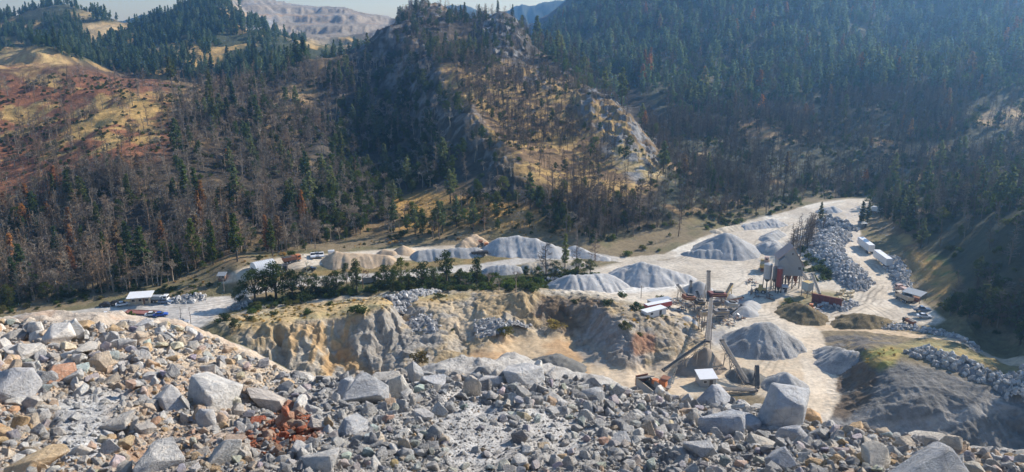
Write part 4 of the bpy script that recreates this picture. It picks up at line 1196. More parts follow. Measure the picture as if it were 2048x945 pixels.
# zone outline (photo pixels of the ground), trees per square metre of each kind, and words for it
ZN = [
 ("far", [(-400,140),(-100,40),(0,30),(120,0),(240,30),(300,20),(420,-20),(480,-20),(480,40),(600,70),(640,90),(720,80),(740,120),(640,150),(500,165),(300,160),(120,110),(-400,150)], 620, dict(conifer=.008, pine=.010, oak=.022, shrub=.018), "on the far green hill"),
 ("redslope", [(-300,140),(150,150),(340,170),(345,300),(250,330),(150,350),(60,420),(-300,470)], 0, dict(burnt=.011, dead=.004, shrub=.030), "on the red burnt slope"),
 ("leftmid", [(340,150),(480,150),(640,110),(740,120),(690,240),(640,330),(600,430),(430,440),(350,330)], 0, dict(burnt=.020, dead=.026, conifer=.0012, pine=.002, oak=.005, shrub=.035), "on the grey burnt middle slope"),
 ("leftlow", [(-300,420),(60,420),(150,350),(340,320),(430,440),(600,430),(640,500),(520,505),(430,520),(330,575),(0,610),(-300,640)], 0, dict(burnt=.042, dead=.030, conifer=.0028, brown=.0018, oak=.004, shrub=.03), "in the burnt wood above the office"),
 ("flank", [(700,120),(790,70),(860,130),(950,260),(1060,380),(1100,440),(950,420),(860,410),(700,480),(640,490),(600,430),(660,300)], 0, dict(oak=.042, dead=.026, burnt=.010, pine=.004, conifer=.0004, shrub=.03), "on the rocky hill's shaded flank"),
 ("peak", [(790,50),(830,10),(1000,20),(1060,70),(1060,130),(940,140),(870,130)], 0, dict(burnt=.018, conifer=.001, pine=.003, oak=.014, shrub=.03), "between the rocky peaks"),
 ("spur", [(870,120),(1060,125),(1150,170),(1230,220),(1330,340),(1260,400),(1150,395),(1062,375),(960,250)], 0, dict(burnt=.045, dead=.016, shrub=.028, oak=.004), "on the golden sunlit spur"),
 ("meadow", [(760,410),(880,375),(1060,390),(1140,440),(1170,480),(1000,470),(880,482),(780,480)], 0, dict(oak=.0065, dead=.009, burnt=.004, pine=.001, shrub=.014), "on the golden meadow above the stockpiles"),
 ("toe", [(1060,380),(1150,395),(1260,400),(1330,350),(1500,380),(1580,400),(1440,440),(1300,470),(1180,488),(1140,440)], 0, dict(burnt=.050, dead=.018, oak=.004, shrub=.07), "in the burnt wood behind the yard"),
 ("green_toe", [(1200,520),(1320,470),(1450,435),(1580,405),(1620,410),(1480,452),(1380,485),(1330,508),(1260,516)], 0, dict(shrub=.05, burnt=.004), "on the green bank behind the plant yard"),
 ("rightnear", [(1745,395),(1850,330),(2300,330),(2300,760),(2060,695),(1900,640),(1870,600),(1920,560),(1890,520),(1830,495),(1760,480),(1725,440)], 0, dict(burnt=.028, oak=.012, shrub=.06, pine=.002, dead=.008), "on the wooded slope right of the yard"),
 ("rightvalley", [(1330,360),(1270,240),(1420,225),(1800,190),(2300,200),(2300,330),(1850,330),(1740,390),(1560,410)], 0, dict(burnt=.055, dead=.014, pine=.0010, conifer=.0001, brown=.0006, oak=.005, shrub=.05), "in the burnt valley behind the plant"),
 ("mountain", [(1060,125),(1080,60),(1200,-80),(2500,-400),(2500,210),(1800,190),(1420,225),(1270,245),(1150,165)], 0, dict(pine=.0060, conifer=.0005, burnt=.009, brown=.0003, oak=.011, shrub=.030, dead=.006), "on the hazy mountain slope"),
]
CLEAR = [[(1735,420),(1800,455),(1835,500),(1840,545),(1870,600),(1840,640),(1760,560),(1715,470)], [(610,70),(720,40),(770,60),(745,95),(700,112),(620,135)], [(380,572),(420,548),(440,528),(520,507),(600,504),(640,505),(560,525),(440,555),(420,570),(330,592)], [(165,48),(235,44),(268,50),(240,75),(210,90),(165,85)],
         [(800,405),(870,395),(900,420),(850,440),(800,435)], [(1790,540),(1850,520),(1890,560),(1850,610),(1820,580)], [(1210,520),(1240,490),(1330,460),(1400,435),(1400,445),(1330,475),(1260,505)],
         [(1795,288),(1920,285),(1930,300),(1800,312)], [(1640,208),(1560,206),(1560,234),(1640,234)], [(930,470),(1120,470),(1180,500),(1000,505),(800,500)],
         [(-60,130),(20,100),(60,92),(110,100),(145,126),(60,130)], [(480,-5),(790,20),(790,60),(640,92),(560,72)]]

def sample_trees():
    n = 300000
    az = NR.uniform(-0.68, 0.68, n); D = np.sqrt(NR.uniform(230 ** 2, 1500 ** 2, n))
    x = np.sin(az) * D; y = np.cos(az) * D
    area = 0.5 * 1.36 * (1500 ** 2 - 230 ** 2)
    per = area / n
    z = hz(x, y); px, py = proj(x, y, z)
    vis = vis_mask(x, y, z + 9.0, 70)
    cl = 0.12 + 1.75 * np.clip(fbm(x / 24, y / 24, 3, 111) + 0.38, 0, 1.2)
    free = np.ones(n, bool)
    for c in CLEAR: free &= ~inpoly(px, py, c)
    gi = gridsample(np.where(CLS >= 2, 1.0, 0.0), AZ[0], AZ[-1], 0, ND - 1, az, ldi(np.log(D))) < 0.05
    rk = gridsample(rockm, AZ[0], AZ[-1], 0, ND - 1, az, ldi(np.log(D)))
    u = NR.random(n)
    free &= gi & vis & (px > -160) & (px < 2210) & (py > -260) & (u < 1)
    taken = np.zeros(n, bool)
    recs = []
    for nm, poly, dmin, dens, words in ZN:
        m = free & ~taken & inpoly(px, py, poly) & (D > dmin)
        if nm != "far": m &= (D < 620) | (px > 1040) | (py < 150)
        taken |= m
        if nm in ('far', 'mountain', 'rightvalley'): m = m & (fbm(x / 55, y / 55, 3, 131) > (-0.12 if nm == 'far' else -0.36))
        k = np.nonzero(m)[0]
        base = 0.0; uu = NR.random(len(k))
        for kind, d in dens.items():
            p = d * per * cl[k] * (1 - 0.5 * rk[k]) * (1.0 if nm != "far" else 0.8)
            s = k[(uu >= base) & (uu < base + p)]
            base = base + p
            for i in s: recs.append((kind, nm, words, x[i], y[i], z[i], px[i], py[i], D[i]))
    return recs
TREES = sample_trees()
print("trees", len(TREES))
HGT = {'conifer': (10, 21), 'pine': (10, 19), 'brown': (10, 18), 'burnt': (9, 17), 'dead': (6, 12), 'oak': (5, 9.5), 'shrub': (1.6, 3.8)}
NAMES = {'conifer': ('conifer', 'green conifer'), 'pine': ('pine_tree', 'grey-green pine'), 'brown': ('dead_conifer', 'rust-brown dead conifer'), 'burnt': ('burnt_tree', 'burnt bare tree'),
         'dead': ('dead_tree', 'grey leafless tree'), 'oak': ('oak_tree', 'dark green oak'), 'shrub': ('shrub', 'green shrub')}
def src(kind): return 'conifer' if kind == 'brown' else kind
def barktint(kind): return (.11, .09, .075) if kind in ('conifer', 'pine', 'oak', 'brown') else None

def plant(kind, x, y, z, h, label, tint=None, k=None, wide=1.0, group=None, name=None):
    P = KIND[src(kind)]; k = R.randrange(len(P)) if k is None else k
    t = tint or R.choice(TINTS[kind])
    e = empty(name or NAMES[kind][0], (x, y, z), R.uniform(0, 6.28))
    w = h * wide * R.uniform(0.9, 1.15)
    for me, nm in ((P[k][0], 'trunk'), (P[k][1], 'crown')):
        o = bpy.data.objects.new(nm, me); COL.objects.link(o); o.parent = e; o.scale = (w, w, h)
        o['tint'] = list(barktint(kind) or t) if nm == 'trunk' else list(t)
    tag(e, label, 'shrub' if kind == 'shrub' else 'tree', group)
    return e

# individuals: the ones that show largest; the rest of each wood as one mass
pool = {}
for rec in TREES:
    kind = rec[0]
    h = R.uniform(*HGT[kind]) * (0.8 if rec[1] in ('redslope', 'spur', 'peak') else 1.3 if rec[1] == 'mountain' else 1.0)
    pool.setdefault(kind, []).append((h * F / rec[8], h) + rec[1:])
LIMIT = {'burnt': 150, 'dead': 110, 'conifer': 130, 'pine': 80, 'brown': 50, 'oak': 90, 'shrub': 70}
PLANTED = []
for kind, L in pool.items():
    L.sort(reverse=True, key=lambda a: a[0])
    inside = [a for a in L if -20 < a[7] < 2068 and a[8] > 10][:LIMIT[kind]]
    ins = set(id(a) for a in inside)
    rest = [a for a in L if id(a) not in ins]
    for a in inside: PLANTED.append((kind, a))
    if rest:
        n = len(rest)
        P = np.array([(a[4], a[5], a[6]) for a in rest]); H = np.array([a[1] for a in rest])
        W = H * NR.uniform(0.75, 1.2, n) * (1.25 if kind == 'shrub' else 1.0)
        if kind == 'burnt': W *= np.array([.7 if a[2] in ('toe', 'rightvalley', 'rightnear', 'spur') else 1.0 for a in rest])
        tl = np.array(TINTS[kind]); ti = tl[NR.integers(0, len(tl), n)]
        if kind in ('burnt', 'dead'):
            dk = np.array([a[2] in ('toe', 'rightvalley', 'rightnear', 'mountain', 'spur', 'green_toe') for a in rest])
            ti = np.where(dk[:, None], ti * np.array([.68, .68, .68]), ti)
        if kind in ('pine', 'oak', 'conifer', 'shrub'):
            mk = np.array([a[2] in ('mountain', 'far') for a in rest]); ti = np.where(mk[:, None], ti * np.array([1.15, 1.3, 1.7]), ti)  # distant crowns tinted bluer and lighter, haze put into the colour
        rot = np.stack([NR.normal(0, .06, n), NR.normal(0, .06, n), NR.uniform(0, 6.28, n)], -1)
        nm = {'burnt': 'burnt_forest', 'dead': 'leafless_forest', 'conifer': 'conifer_forest', 'pine': 'pine_forest', 'brown': 'brown_conifer_forest', 'oak': 'oak_woods', 'shrub': 'undergrowth'}[kind]
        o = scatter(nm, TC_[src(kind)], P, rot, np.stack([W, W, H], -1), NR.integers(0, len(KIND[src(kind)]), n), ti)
        tag(o, {'burnt': 'thousands of burnt bare trunks covering the hillsides', 'dead': 'grey leafless broadleaf wood covering the hillsides', 'conifer': 'dark green conifers on the far hills', 'pine': 'hazy grey-green pines on the far mountain slopes',
                'brown': 'scattered rust-brown dead conifers on the hillsides', 'oak': 'dark green oaks on the shaded hillsides', 'shrub': 'low green brush scattered over the burnt hillsides'}[kind], 'forest' if kind != 'shrub' else 'brush', kind='stuff')
ORD = ["leftmost", "second from the left", "third from the left", "fourth from the left", "fifth from the left", "sixth from the left", "seventh from the left", "eighth from the left"]
cells = {}
for kind, a in PLANTED:
    px = a[7]
    size = 'tall' if a[1] > HGT[kind][0] + 0.55 * (HGT[kind][1] - HGT[kind][0]) else 'low'
    cells.setdefault((kind, size, a[3]), []).append(a)
for (kind, size, words), L in cells.items():
    L.sort(key=lambda a: a[7])
    for i, a in enumerate(L):
        base = "%s %s %s" % (size, NAMES[kind][1], words)
        if len(L) == 1: lab = base
        elif len(L) <= 8: lab = "%s, %s" % (base, (ORD[i] if i < len(L) - 1 else "rightmost").replace(" from the left", " from left"))
        else: lab = base
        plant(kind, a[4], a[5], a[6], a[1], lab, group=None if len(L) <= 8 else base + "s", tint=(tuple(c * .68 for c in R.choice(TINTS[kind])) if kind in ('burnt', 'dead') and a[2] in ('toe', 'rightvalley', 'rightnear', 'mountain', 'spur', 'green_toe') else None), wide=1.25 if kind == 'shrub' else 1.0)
# ------------------------------------------------------------------ stockpiles and rock heaps
def pile_mat(name, c, scale=1.2, var=0.2, bump=0.12):
    m, nt, b = new_mat(name)
    geo = N(nt, "ShaderNodeNewGeometry")
    a = N(nt, "ShaderNodeTexNoise", Scale=scale * 0.25, Detail=6.0, Roughness=0.6); nt.links.new(geo.outputs["Position"], a.inputs["Vector"])
    d = N(nt, "ShaderNodeTexNoise", Scale=scale * 3, Detail=6.0, Roughness=0.75); nt.links.new(geo.outputs["Position"], d.inputs["Vector"])
    f = ramp(nt, a.outputs[0], [(0.3, (1 - var,) * 3), (0.7, (1 + var, 1 + var, 1 + var))])
    g = ramp(nt, d.outputs[0], [(0.3, (1 - var * .8,) * 3), (0.7, (1 + var * .8,) * 3)])
    nt.links.new(mixc(nt, 1.0, mixc(nt, 1.0, c, f, 'MULTIPLY'), g, 'MULTIPLY'), b.inputs["Base Color"])
    bp = N(nt, "ShaderNodeBump", Strength=1.0, Distance=bump); nt.links.new(d.outputs[0], bp.inputs["Height"]); nt.links.new(bp.outputs[0], b.inputs["Normal"])
    return m
PM = {'grey': pile_mat("grey_gravel", (.38, .38, .375)), 'white': pile_mat("white_gravel", (.46, .455, .445)), 'tan': pile_mat("tan_sand", (.50, .38, .26)), 'pale': pile_mat("pale_sand", (.52, .45, .35)),
      'stone': pile_mat("crushed_stone", (.36, .355, .345), 0.9, .35, .35), 'dirt': pile_mat("orange_dirt", (.37, .22, .11)), 'dark': pile_mat("dark_gravel", (.17, .165, .15)), 'mix': pile_mat("brown_gravel", (.30, .25, .20)),
      'earth': pile_mat("grassy_earth", (.20, .155, .085), 1.0, .5, .3), 'riprap': pile_mat("heap_core", (.22, .22, .22))}

def crest_pt(px, py, h, base=None):
    if base is not None:
        x, y = at_z(px, py, base + h); return (float(x), float(y), base + h)
    z = h
    for _ in range(5):
        x, y = at_z(px, py, z); z = float(hz(x, y)) + h
    return (float(x), float(y), z)

def heap_mesh(ridge, slope=0.72, step=0.45, rough=0.25, rill=0.3, seed=0, drop=1.3, base=None):
    P = [crest_pt(*p, base) for p in ridge]
    hm = max(p[2] - float(hz(p[0], p[1])) for p in P) / slope + 4
    x0 = min(p[0] for p in P) - hm; x1 = max(p[0] for p in P) + hm; y0 = min(p[1] for p in P) - hm; y1 = max(p[1] for p in P) + hm
    nx = int((x1 - x0) / step) + 1; ny = int((y1 - y0) / step) + 1
    X, Y = np.meshgrid(np.linspace(x0, x1, nx), np.linspace(y0, y1, ny), indexing='ij')
    Zb = np.full(X.shape, -99.0)
    segs = list(zip(P[:-1], P[1:])) if len(P) > 1 else [(P[0], P[0])]
    for a, b in segs:
        vx, vy = b[0] - a[0], b[1] - a[1]
        t = np.clip(((X - a[0]) * vx + (Y - a[1]) * vy) / (vx * vx + vy * vy + 1e-9), 0, 1)
        dx = X - a[0] - t * vx; dy = Y - a[1] - t * vy
        d = np.hypot(dx, dy)
        th = np.arctan2(dy, dx)
        d = d * (1 + rill * 0.25 * fbm(th * 3 + seed, t * 3 + d * 0.02, 3, seed)) 
        d = np.sqrt(d * d + 0.5) - 0.5
        z = a[2] + (b[2] - a[2]) * t + 0.4 * fbm(t * 6 + seed * 3.1, t * 0, 3, seed + 5) - slope * d
        sl = np.hypot(vx, vy); cs = t * sl + th * 3.0
        z = z + 0.28 * rill * ridged(cs / 1.5 + seed, d * 0.05 + seed, 2, seed + 3) * sstep(0.3, 2.0, d) + 0.5 * rill * fbm(cs / 5 + seed, d * 0.1, 2, seed + 4) * sstep(0.5, 2.5, d)
        Zb = np.maximum(Zb, z)
    G = hz(X, Y)
    H = Zb - G
    Zb = Zb + rough * (fbm(X / 2.5 + seed, Y / 2.5, 4, seed + 9) + 0.4 * ridged(X / 0.9, Y / 0.9, 2, seed)) * sstep(-0.5, 1.0, H)
    # toe runs out flat
    Zb = np.where(H < 0.7, G + (H - 0.0) * 1.0, Zb)
    gmin = min(float(hz(p[0], p[1])) for p in P)
    keep = (H > -0.45) & (G > gmin - drop)
    kf = keep[:-1, :-1] & keep[1:, :-1] & keep[1:, 1:] & keep[:-1, 1:]
    i, j = np.nonzero(kf)
    q = np.stack([i * ny + j, (i + 1) * ny + j, (i + 1) * ny + j + 1, i * ny + j + 1], -1)
    used, inv = np.unique(q, return_inverse=True)
    V = np.stack([X, Y, Zb], -1).reshape(-1, 3)[used]
    return V, inv.reshape(q.shape), P

_pile_seed = [0]
HEAP_TOPS = []
def pile(mat, label, ridge, slope=0.72, rough=0.25, rill=0.35, base=None, group=None, name='gravel_pile', cat='gravel pile'):
    _pile_seed[0] += 7
    V, q, P = heap_mesh(ridge, slope, 0.45, rough, rill, _pile_seed[0], 1.3, base)
    o = mesh_from(name, V, q, PM[mat]); tag(o, label, cat, group)
    return o

pile('tan', "long tan sand pile with a high peak at its left end behind the road", [(672,502,4.2),(690,507,3.2),(735,508,3.0),(775,511,2.2)], .75, .3, .6)
pile('tan', "small tan cone pile behind the long tan sand pile", [(806,490,2.8)])
pile('tan', "low tan heap at the right end of the long tan sand pile", [(768,498,1.8),(785,502,1.2)])
pile('grey', "flat-topped grey gravel bank on the upper terrace", [(838,500,3.0),(880,498,2.6),(930,496,2.6),(956,496,2.2)], .8, .2, .6)
pile('tan', "eroded orange dirt bank behind the flat-topped grey bank", [(925,483,2.0),(950,470,3.0),(965,480,2.0)], .7, .5, .8, name='dirt_pile', cat='dirt pile')
pile('white', "big pale grey gravel pile on the terrace below the meadow", [(1000,476,4.6),(1035,472,5.2),(1070,478,4.6),(1100,489,3.2),(1130,497,1.4)], .62, .25, .5)
pile('white', "low pale tail pile to the right of the big terrace pile", [(1150,496,1.6),(1180,505,1.4),(1210,513,1.0)], .5, .2, .5)
pile('pale', "pale sand pile seen between the creek trees", [(1060,526,2.6),(1100,522,2.6),(1140,520,2.4),(1165,523,1.6)], .62, .25, .5)
pile('grey', "small grey pile behind the creek oaks", [(985,532,1.8),(1010,530,2.2),(1030,531,1.8)], .6)
pile('white', "white gravel pile with a scalloped front at the creek end of the plant yard", [(1120,566,2.6),(1145,550,5.2),(1180,549,5.0),(1215,547,4.4)], .62, .3, .9, base=0.0)
pile('white', "widest white gravel pile with a curved crest in the plant yard", [(1245,540,3.6),(1262,530,4.8),(1283,524,6.2),(1310,531,5.4),(1345,541,3.6),(1375,550,1.8)], .60, .3, .6, base=0.0)
pile('white', "little white heap inside the curve of the widest pile", [(1260,553,1.8)], .6, base=0.0)
pile('grey', "large grey cone pile with a bench cut across its front", [(1420,486,4.4),(1452,466,7.8),(1462,468,7.4)], .60, .2, .4, base=0.0)
pile('grey', "low bench pile in front of the large grey cone pile", [(1372,503,1.8),(1400,499,2.8),(1440,500,2.8),(1482,500,2.6)], .75, .2, .5, base=0.0)
pile('grey', "dark-sided small cone pile behind the screening plant", [(1399,563,4.0)], .66, .12, .2, base=0.0)
pile('grey', "grey pile heaped against the burnt trees beside the silos", [(1533,486,3.2),(1545,478,3.2),(1552,492,3.0)], .62)
pile('grey', "low grey pile on the far corner of the yard", [(1535,470,2.2),(1556,460,2.0)], .6)
pile('white', "long pale berm along the far edge of the yard", [(1490,449,1.6),(1520,443,2.0),(1545,438,2.4),(1558,441,1.6)], .55, .3, .8)
pile('pale', "low pale berm where the far haul road climbs", [(1430,459,1.3),(1460,452,1.5),(1480,450,1.3)], .5, .3, .8)
pile('white', "white pile at the very end of the far haul road", [(1652,416,1.8),(1668,413,2.0)], .55)
pile('grey', "small grey pile right of the screening plant", [(1459,588,2.6)], .6)
pile('grey', "ring-shaped grey pile beside the curved haul road", [(1466,618,1.8),(1490,612,2.4),(1500,598,2.0)], .6)
pile('stone', "large two-tier crushed stone pile right of the long conveyor", [(1497,652,5.0),(1522,645,7.2),(1538,643,7.2),(1552,655,5.2)], .72, .5, .6)
pile('stone', "front tier of crushed stone before the two-tier pile", [(1485,680,3.4),(1520,679,3.8),(1560,680,3.6),(1585,678,3.0)], .8, .5, .7)
pile('stone', "crushed stone pile behind the huge flat-topped boulder", [(1556,752,3.0),(1574,745,3.8),(1588,754,2.6)], .68, .45, .5)
pile('stone', "crushed stone pile right of the descending haul road", [(1660,693,2.2),(1674,694,2.8),(1694,704,2.4),(1710,710,1.6)], .62, .45, .5)
pile('mix', "tall brown cone pile under the end of the long conveyor", [(1412,692,6.4)], 1.25, .5, .9, base=0.0)
pile('mix', "low brown spill left of the conveyor cone pile", [(1390,715,3.0),(1375,735,1.6)], .6, .4, .6)
pile('dirt', "orange dirt cone on the pit floor", [(935,722,3.6),(950,718,3.8)], .62, .3, .4, name='dirt_pile', cat='dirt pile')
pile('grey', "small grey heap touching the orange dirt cone", [(978,735,1.6)], .55)
pile('dark', "dark weedy gravel heap in the pit behind the middle crest", [(1080,722,2.0),(1110,710,2.8),(1140,722,2.0)], .5, .5, .8)
pile('earth', "grassy earth mound between the yard and the screening plant", [(1590,605,3.0),(1612,612,3.6),(1630,625,2.2)], .55, .5, .8, name='earth_mound', cat='earth mound')
pile('earth', "grassy earth mound in the middle of the lower yard", [(1690,640,1.6),(1722,628,3.2),(1760,634,2.4),(1785,645,1.2)], .5, .5, .8, name='earth_mound', cat='earth mound')
pile('grey', "tiny grey heap on the sand beside the long conveyor", [(1372,634,1.2)], .6)
pile('dark', "dark stone heap behind the upright conveyor", [(1487,738,2.4),(1500,742,2.2)], .62, .5, .6)

def rock_heap(label, ridge, slope, size, dens, tints, rough=0.5, seed=1):
    V, q, P = heap_mesh(ridge, slope, 0.6, rough, 0.8, seed)
    o = mesh_from('rock_heap', V, q, PM['riprap']); tag(o, label, 'rock heap')
    r = np.random.default_rng(seed)
    c = V[q].mean(1)
    n1_ = np.cross(V[q[:, 2]] - V[q[:, 0]], V[q[:, 3]] - V[q[:, 1]]); area = np.linalg.norm(n1_, axis=1) / 2
    n = int(area.sum() * dens / (size * size))
    k = r.choice(len(q), n, p=area / area.sum())
    w = r.dirichlet((1, 1, 1, 1), n)
    Pp = (V[q[k]] * w[..., None]).sum(1)
    s = size * 0.5 * np.exp(r.normal(0, .26, n))
    Pp[:, 2] += s * 0.3
    tl = np.array(tints); t = tl[r.integers(0, len(tl), n)] * r.uniform(.8, 1.2, n)[:, None]
    st = scatter('stones', RC_LO, Pp, r.uniform(-3.1, 3.1, (n, 3)), s[:, None] * r.uniform(.75, 1.15, (n, 3)), r.integers(0, 10, n), t)
    st.parent = o; st['kind'] = 'stuff'
    return o
RT = [(.44, .44, .44), (.50, .495, .485), (.36, .365, .375), (.55, .535, .51)]
rock_heap("long blue-grey rock heap running down the middle of the yard, upper part", [(1655,434,2.2),(1672,438,3.4),(1688,442,3.0)], .62, 1.35, 1.5, RT, .5, 3)
rock_heap("long blue-grey rock heap running down the middle of the yard, main part", [(1672,456,3.2),(1648,480,3.4),(1655,497,3.6),(1685,520,3.6),(1705,545,3.0),(1712,566,1.8)], .55, 1.3, 1.5, RT, .5, 4)
rock_heap("row of grey rocks behind the two white trailers", [(1784,512,1.0),(1797,526,1.4),(1806,547,1.4),(1810,572,1.2)], .55, 1.3, 1.5, RT, .3, 5)
rock_heap("wide heap of big pale boulders above the dark gravel slope", [(1836,703,1.2),(1862,699,1.8),(1900,713,1.8),(1945,731,1.8),(1990,749,1.6),(2048,771,1.4),(2110,795,1.2)], .55, 1.2, 1.6, [(.42, .41, .395), (.48, .47, .44), (.35, .35, .35)], .5, 6)
rock_heap("low row of pale rocks along the lower edge of the yard", [(1758,646,.8),(1790,651,.9),(1830,654,.9),(1880,663,.9),(1910,671,.7)], .5, .95, 1.4, RT, .3, 7)
rock_heap("line of pale rocks beside the creek track", [(782,592,1.0),(810,588,1.2),(840,585,1.2),(870,583,1.0)], .45, 1.2, 1.4, RT, .3, 8)
rock_heap("small pale rock spill at the head of the white gravel pile", [(1095,562,.8),(1118,556,1.0)], .45, 1.1, 1.4, RT, .3, 9)
rock_heap("broken rock spill on the quarry bench slope", [(822,644,.4),(842,634,.7),(862,648,.4)], .35, .9, .7, RT, .4, 10)
rock_heap("grey rock outcrop spill at the upper right of the pit", [(985,640,.4),(1010,648,.6),(1032,655,.4)], .35, .9, .7, RT, .4, 11)
rock_heap("pale rock rubble on the bank behind the office", [(350,598,.8),(372,592,1.2),(395,590,.9)], .5, 1.0, 1.4, RT, .3, 12)
rock_heap("scrap and pale rock rubble in front of the rust-red wall", [(1645,612,.7),(1680,608,1.0),(1700,606,.7)], .45, 1.1, 1.2, RT, .3, 13)
rock_heap("pale rocks at the bend of the road below the creek oaks", [(470,612,.9),(484,606,1.1),(492,600,.9)], .5, 1.1, 1.4, RT, .3, 14)

# ------------------------------------------------------------------ trees and bushes that can be picked out
def planted(kind, px, py, hpx, label, tint=None, k=None, wide=1.0, name=None):
    g = hit(px, py)
    d = (g - Vector((0, 0, CAMZ))).length
    h = hpx / F * d * 1.05
    return plant(kind, g.x, g.y, g.z - 0.1, h, label, tint, k, wide, None, name)
DG = (.038, .062, .02); MG = (.055, .085, .026); YG = (.13, .15, .03)
planted('oak', 510, 604, 62, "leafy dark oak at the left end of the creek row", DG, 0, 1.15)
planted('oak', 552, 598, 72, "tall dark oak right of the white shed's front corner", DG, 3, 1.1)
planted('oak', 585, 597, 56, "compact dark oak third from the left in the creek row", DG, 1, 1.0)
planted('burnt', 618, 592, 66, "pale half-bare tree between dark creek oaks", (.42, .40, .30), 0, 1.3, 'bare_tree')
planted('oak', 632, 594, 46, "short dark oak right of the pale half-bare tree", DG, 0, 1.0)
planted('oak', 694, 572, 46, "ragged oak with a leaning crown left of the concrete block", DG, 2, .8)
planted('oak', 714, 585, 66, "tall thin oak just left of the concrete block", DG, 3, .75)
planted('dead', 726, 578, 50, "brown leafless tree beside the tall thin oak", (.24, .15, .11), None, .8)
planted('oak', 786, 584, 46, "short bushy oak under the yellow-green tree", DG, 0, 1.2)
planted('oak', 803, 572, 58, "yellow-green tree in the creek row", YG, 2, .9)
planted('oak', 845, 584, 60, "broad dense oak in the middle of the creek row", DG, 3, 1.4)
planted('oak', 818, 582, 36, "small dark oak between the yellow-green tree and the broad oak", DG, 1, 1.0)
planted('oak', 893, 566, 64, "tallest round-crowned oak in the creek row", MG, 1, 1.05)
planted('oak', 953, 572, 58, "narrow dark oak right of the tallest creek oak", DG, 3, .8)
planted('oak', 1052, 556, 24, "small dark round tree by the pale sand pile", DG, 1, 1.0)
for px, py, h in ((978,578,40),(995,582,36),(930,580,34),(965,582,30),(1008,572,34),(1032,585,56)):
    pass
planted('dead', 978, 578, 40, "grey leafless thicket tree right of the narrow dark oak", None, 0, 1.2)
planted('dead', 998, 582, 36, "grey leafless thicket tree beside the small dark round tree", None, 1, 1.2)
planted('dead', 930, 580, 30, "low grey leafless tree left of the narrow dark oak", None, 2, 1.3)
planted('dead', 1032, 586, 58, "tall grey leafless tree in front of the pale sand pile", (.30, .25, .22), 0, .8)
planted('burnt', 1092, 552, 66, "black bare tree standing before the pale sand pile", (.12, .10, .095), 3, 1.2)
planted('conifer', 1130, 540, 72, "tall light-green pine standing at the creek's right end", (.17, .20, .08), 1, .8)
planted('burnt', 1152, 545, 92, "tallest grey snag at the right end of the creek", (.22, .18, .16), 2, .9)
planted('burnt', 1190, 522, 60, "reddish-grey bare tree where the grass track leaves the road", (.27, .21, .19), 1, 1.1)
planted('oak', 1156, 554, 38, "olive-green round bush-like tree beside the tallest grey snag", (.075, .10, .03), 2, 1.1)
planted('oak', 1180, 548, 30, "grey-green small tree at the head of the white pile", (.09, .105, .05), 0, 1.2)
planted('shrub', 246, 652, 38, "round dark green tree in front of the weighbridge", (.05, .085, .025), None, 1.25)
planted('burnt', 364, 652, 36, "thin black snag in the parking yard, left one", (.07, .06, .055), 4, 1.1)
planted('burnt', 382, 648, 32, "thin black snag in the parking yard, right one", (.07, .06, .055), 4, 1.1)
planted('shrub', 1240, 595, 20, "dark bush at the yard edge above the quarry rim", DG, 0, 1.6)
planted('shrub', 1273, 622, 26, "round dark bush left of the red trailer", (.03, .055, .018), 1, 1.1)
planted('shrub', 1315, 632, 20, "bright green bush in front of the white flat roof", (.07, .12, .03), 2, 1.2)
planted('shrub', 1322, 600, 16, "olive bush behind the red trailer", MG, 3, 1.4)
planted('shrub', 1250, 660, 26, "olive bush on the quarry spur", (.085, .095, .04), 1, 1.0)
planted('shrub', 1280, 672, 13, "little green bush on the quarry spur face", (.085, .10, .04), 2, 1.0)
planted('shrub', 718, 626, 26, "dark green bush on the quarry bench beside a rock outcrop", DG, 2, 1.7)
planted('shrub', 616, 628, 14, "flat light green bush on the quarry bench", MG, 3, 2.2)
planted('shrub', 660, 612, 16, "small green bush on the bench above the creek track", MG, 0, 1.3)
planted('shrub', 470, 656, 26, "grey-green bush at the left end of the bench", (.075, .085, .045), 1, 1.1)
planted('shrub', 448, 642, 17, "wide dark thicket beside the road bend", (.03, .05, .018), 2, 2.6)
planted('shrub', 500, 640, 14, "dark low thicket at the bend of the creek track", DG, 3, 2.0)
planted('shrub', 550, 630, 14, "dark bush at the edge of the creek track", DG, 0, 1.6)
planted('shrub', 878, 596, 13, "light green bush at the end of the line of pale rocks", MG, 1, 2.0)
planted('shrub', 1215, 608, 16, "green bush on the rim above the dark pit wall", MG, 2, 1.8)
planted('shrub', 1150, 606, 13, "olive bush hanging on the dark pit wall", (.06, .075, .025), 3, 1.4)
planted('shrub', 1010, 668, 22, "wide yellow-green bush on the orange mound", (.12, .12, .035), 1, 2.0)
planted('shrub', 1110, 654, 20, "wide golden-green brush above the pit floor", (.20, .17, .06), 2, 2.4)
planted('shrub', 840, 722, 34, "brown-green brush in the shaded pit corner", (.12, .10, .045), 0, 1.3)
planted('shrub', 905, 662, 8, "little dark bush on the bench ramp", MG, 3, 1.8)
planted('shrub', 130, 590, 34, "bright green bush at the foot of the burnt wood", (.09, .14, .03), 2, 1.1)
planted('shrub', 130, 640, 15, "dark green thicket behind the left crest boulders", DG, 1, 2.6)
planted('shrub', 585, 512, 18, "green bush at the edge of the upper terrace", MG, 0, 1.1)
planted('shrub', 520, 520, 13, "small green bush above the white shed", MG, 1, 1.1)
for px, py, h, t in ((42,590,46,.9),(70,600,34,1.2),(95,605,36,1.1),(20,615,40,1.0)):
    planted('oak', px, py, h, "olive-green young tree beside the road at the far left, %s" % {42: "second from the left", 70: "third from the left", 95: "rightmost", 20: "leftmost"}[px], (.085, .10, .03), None, t)
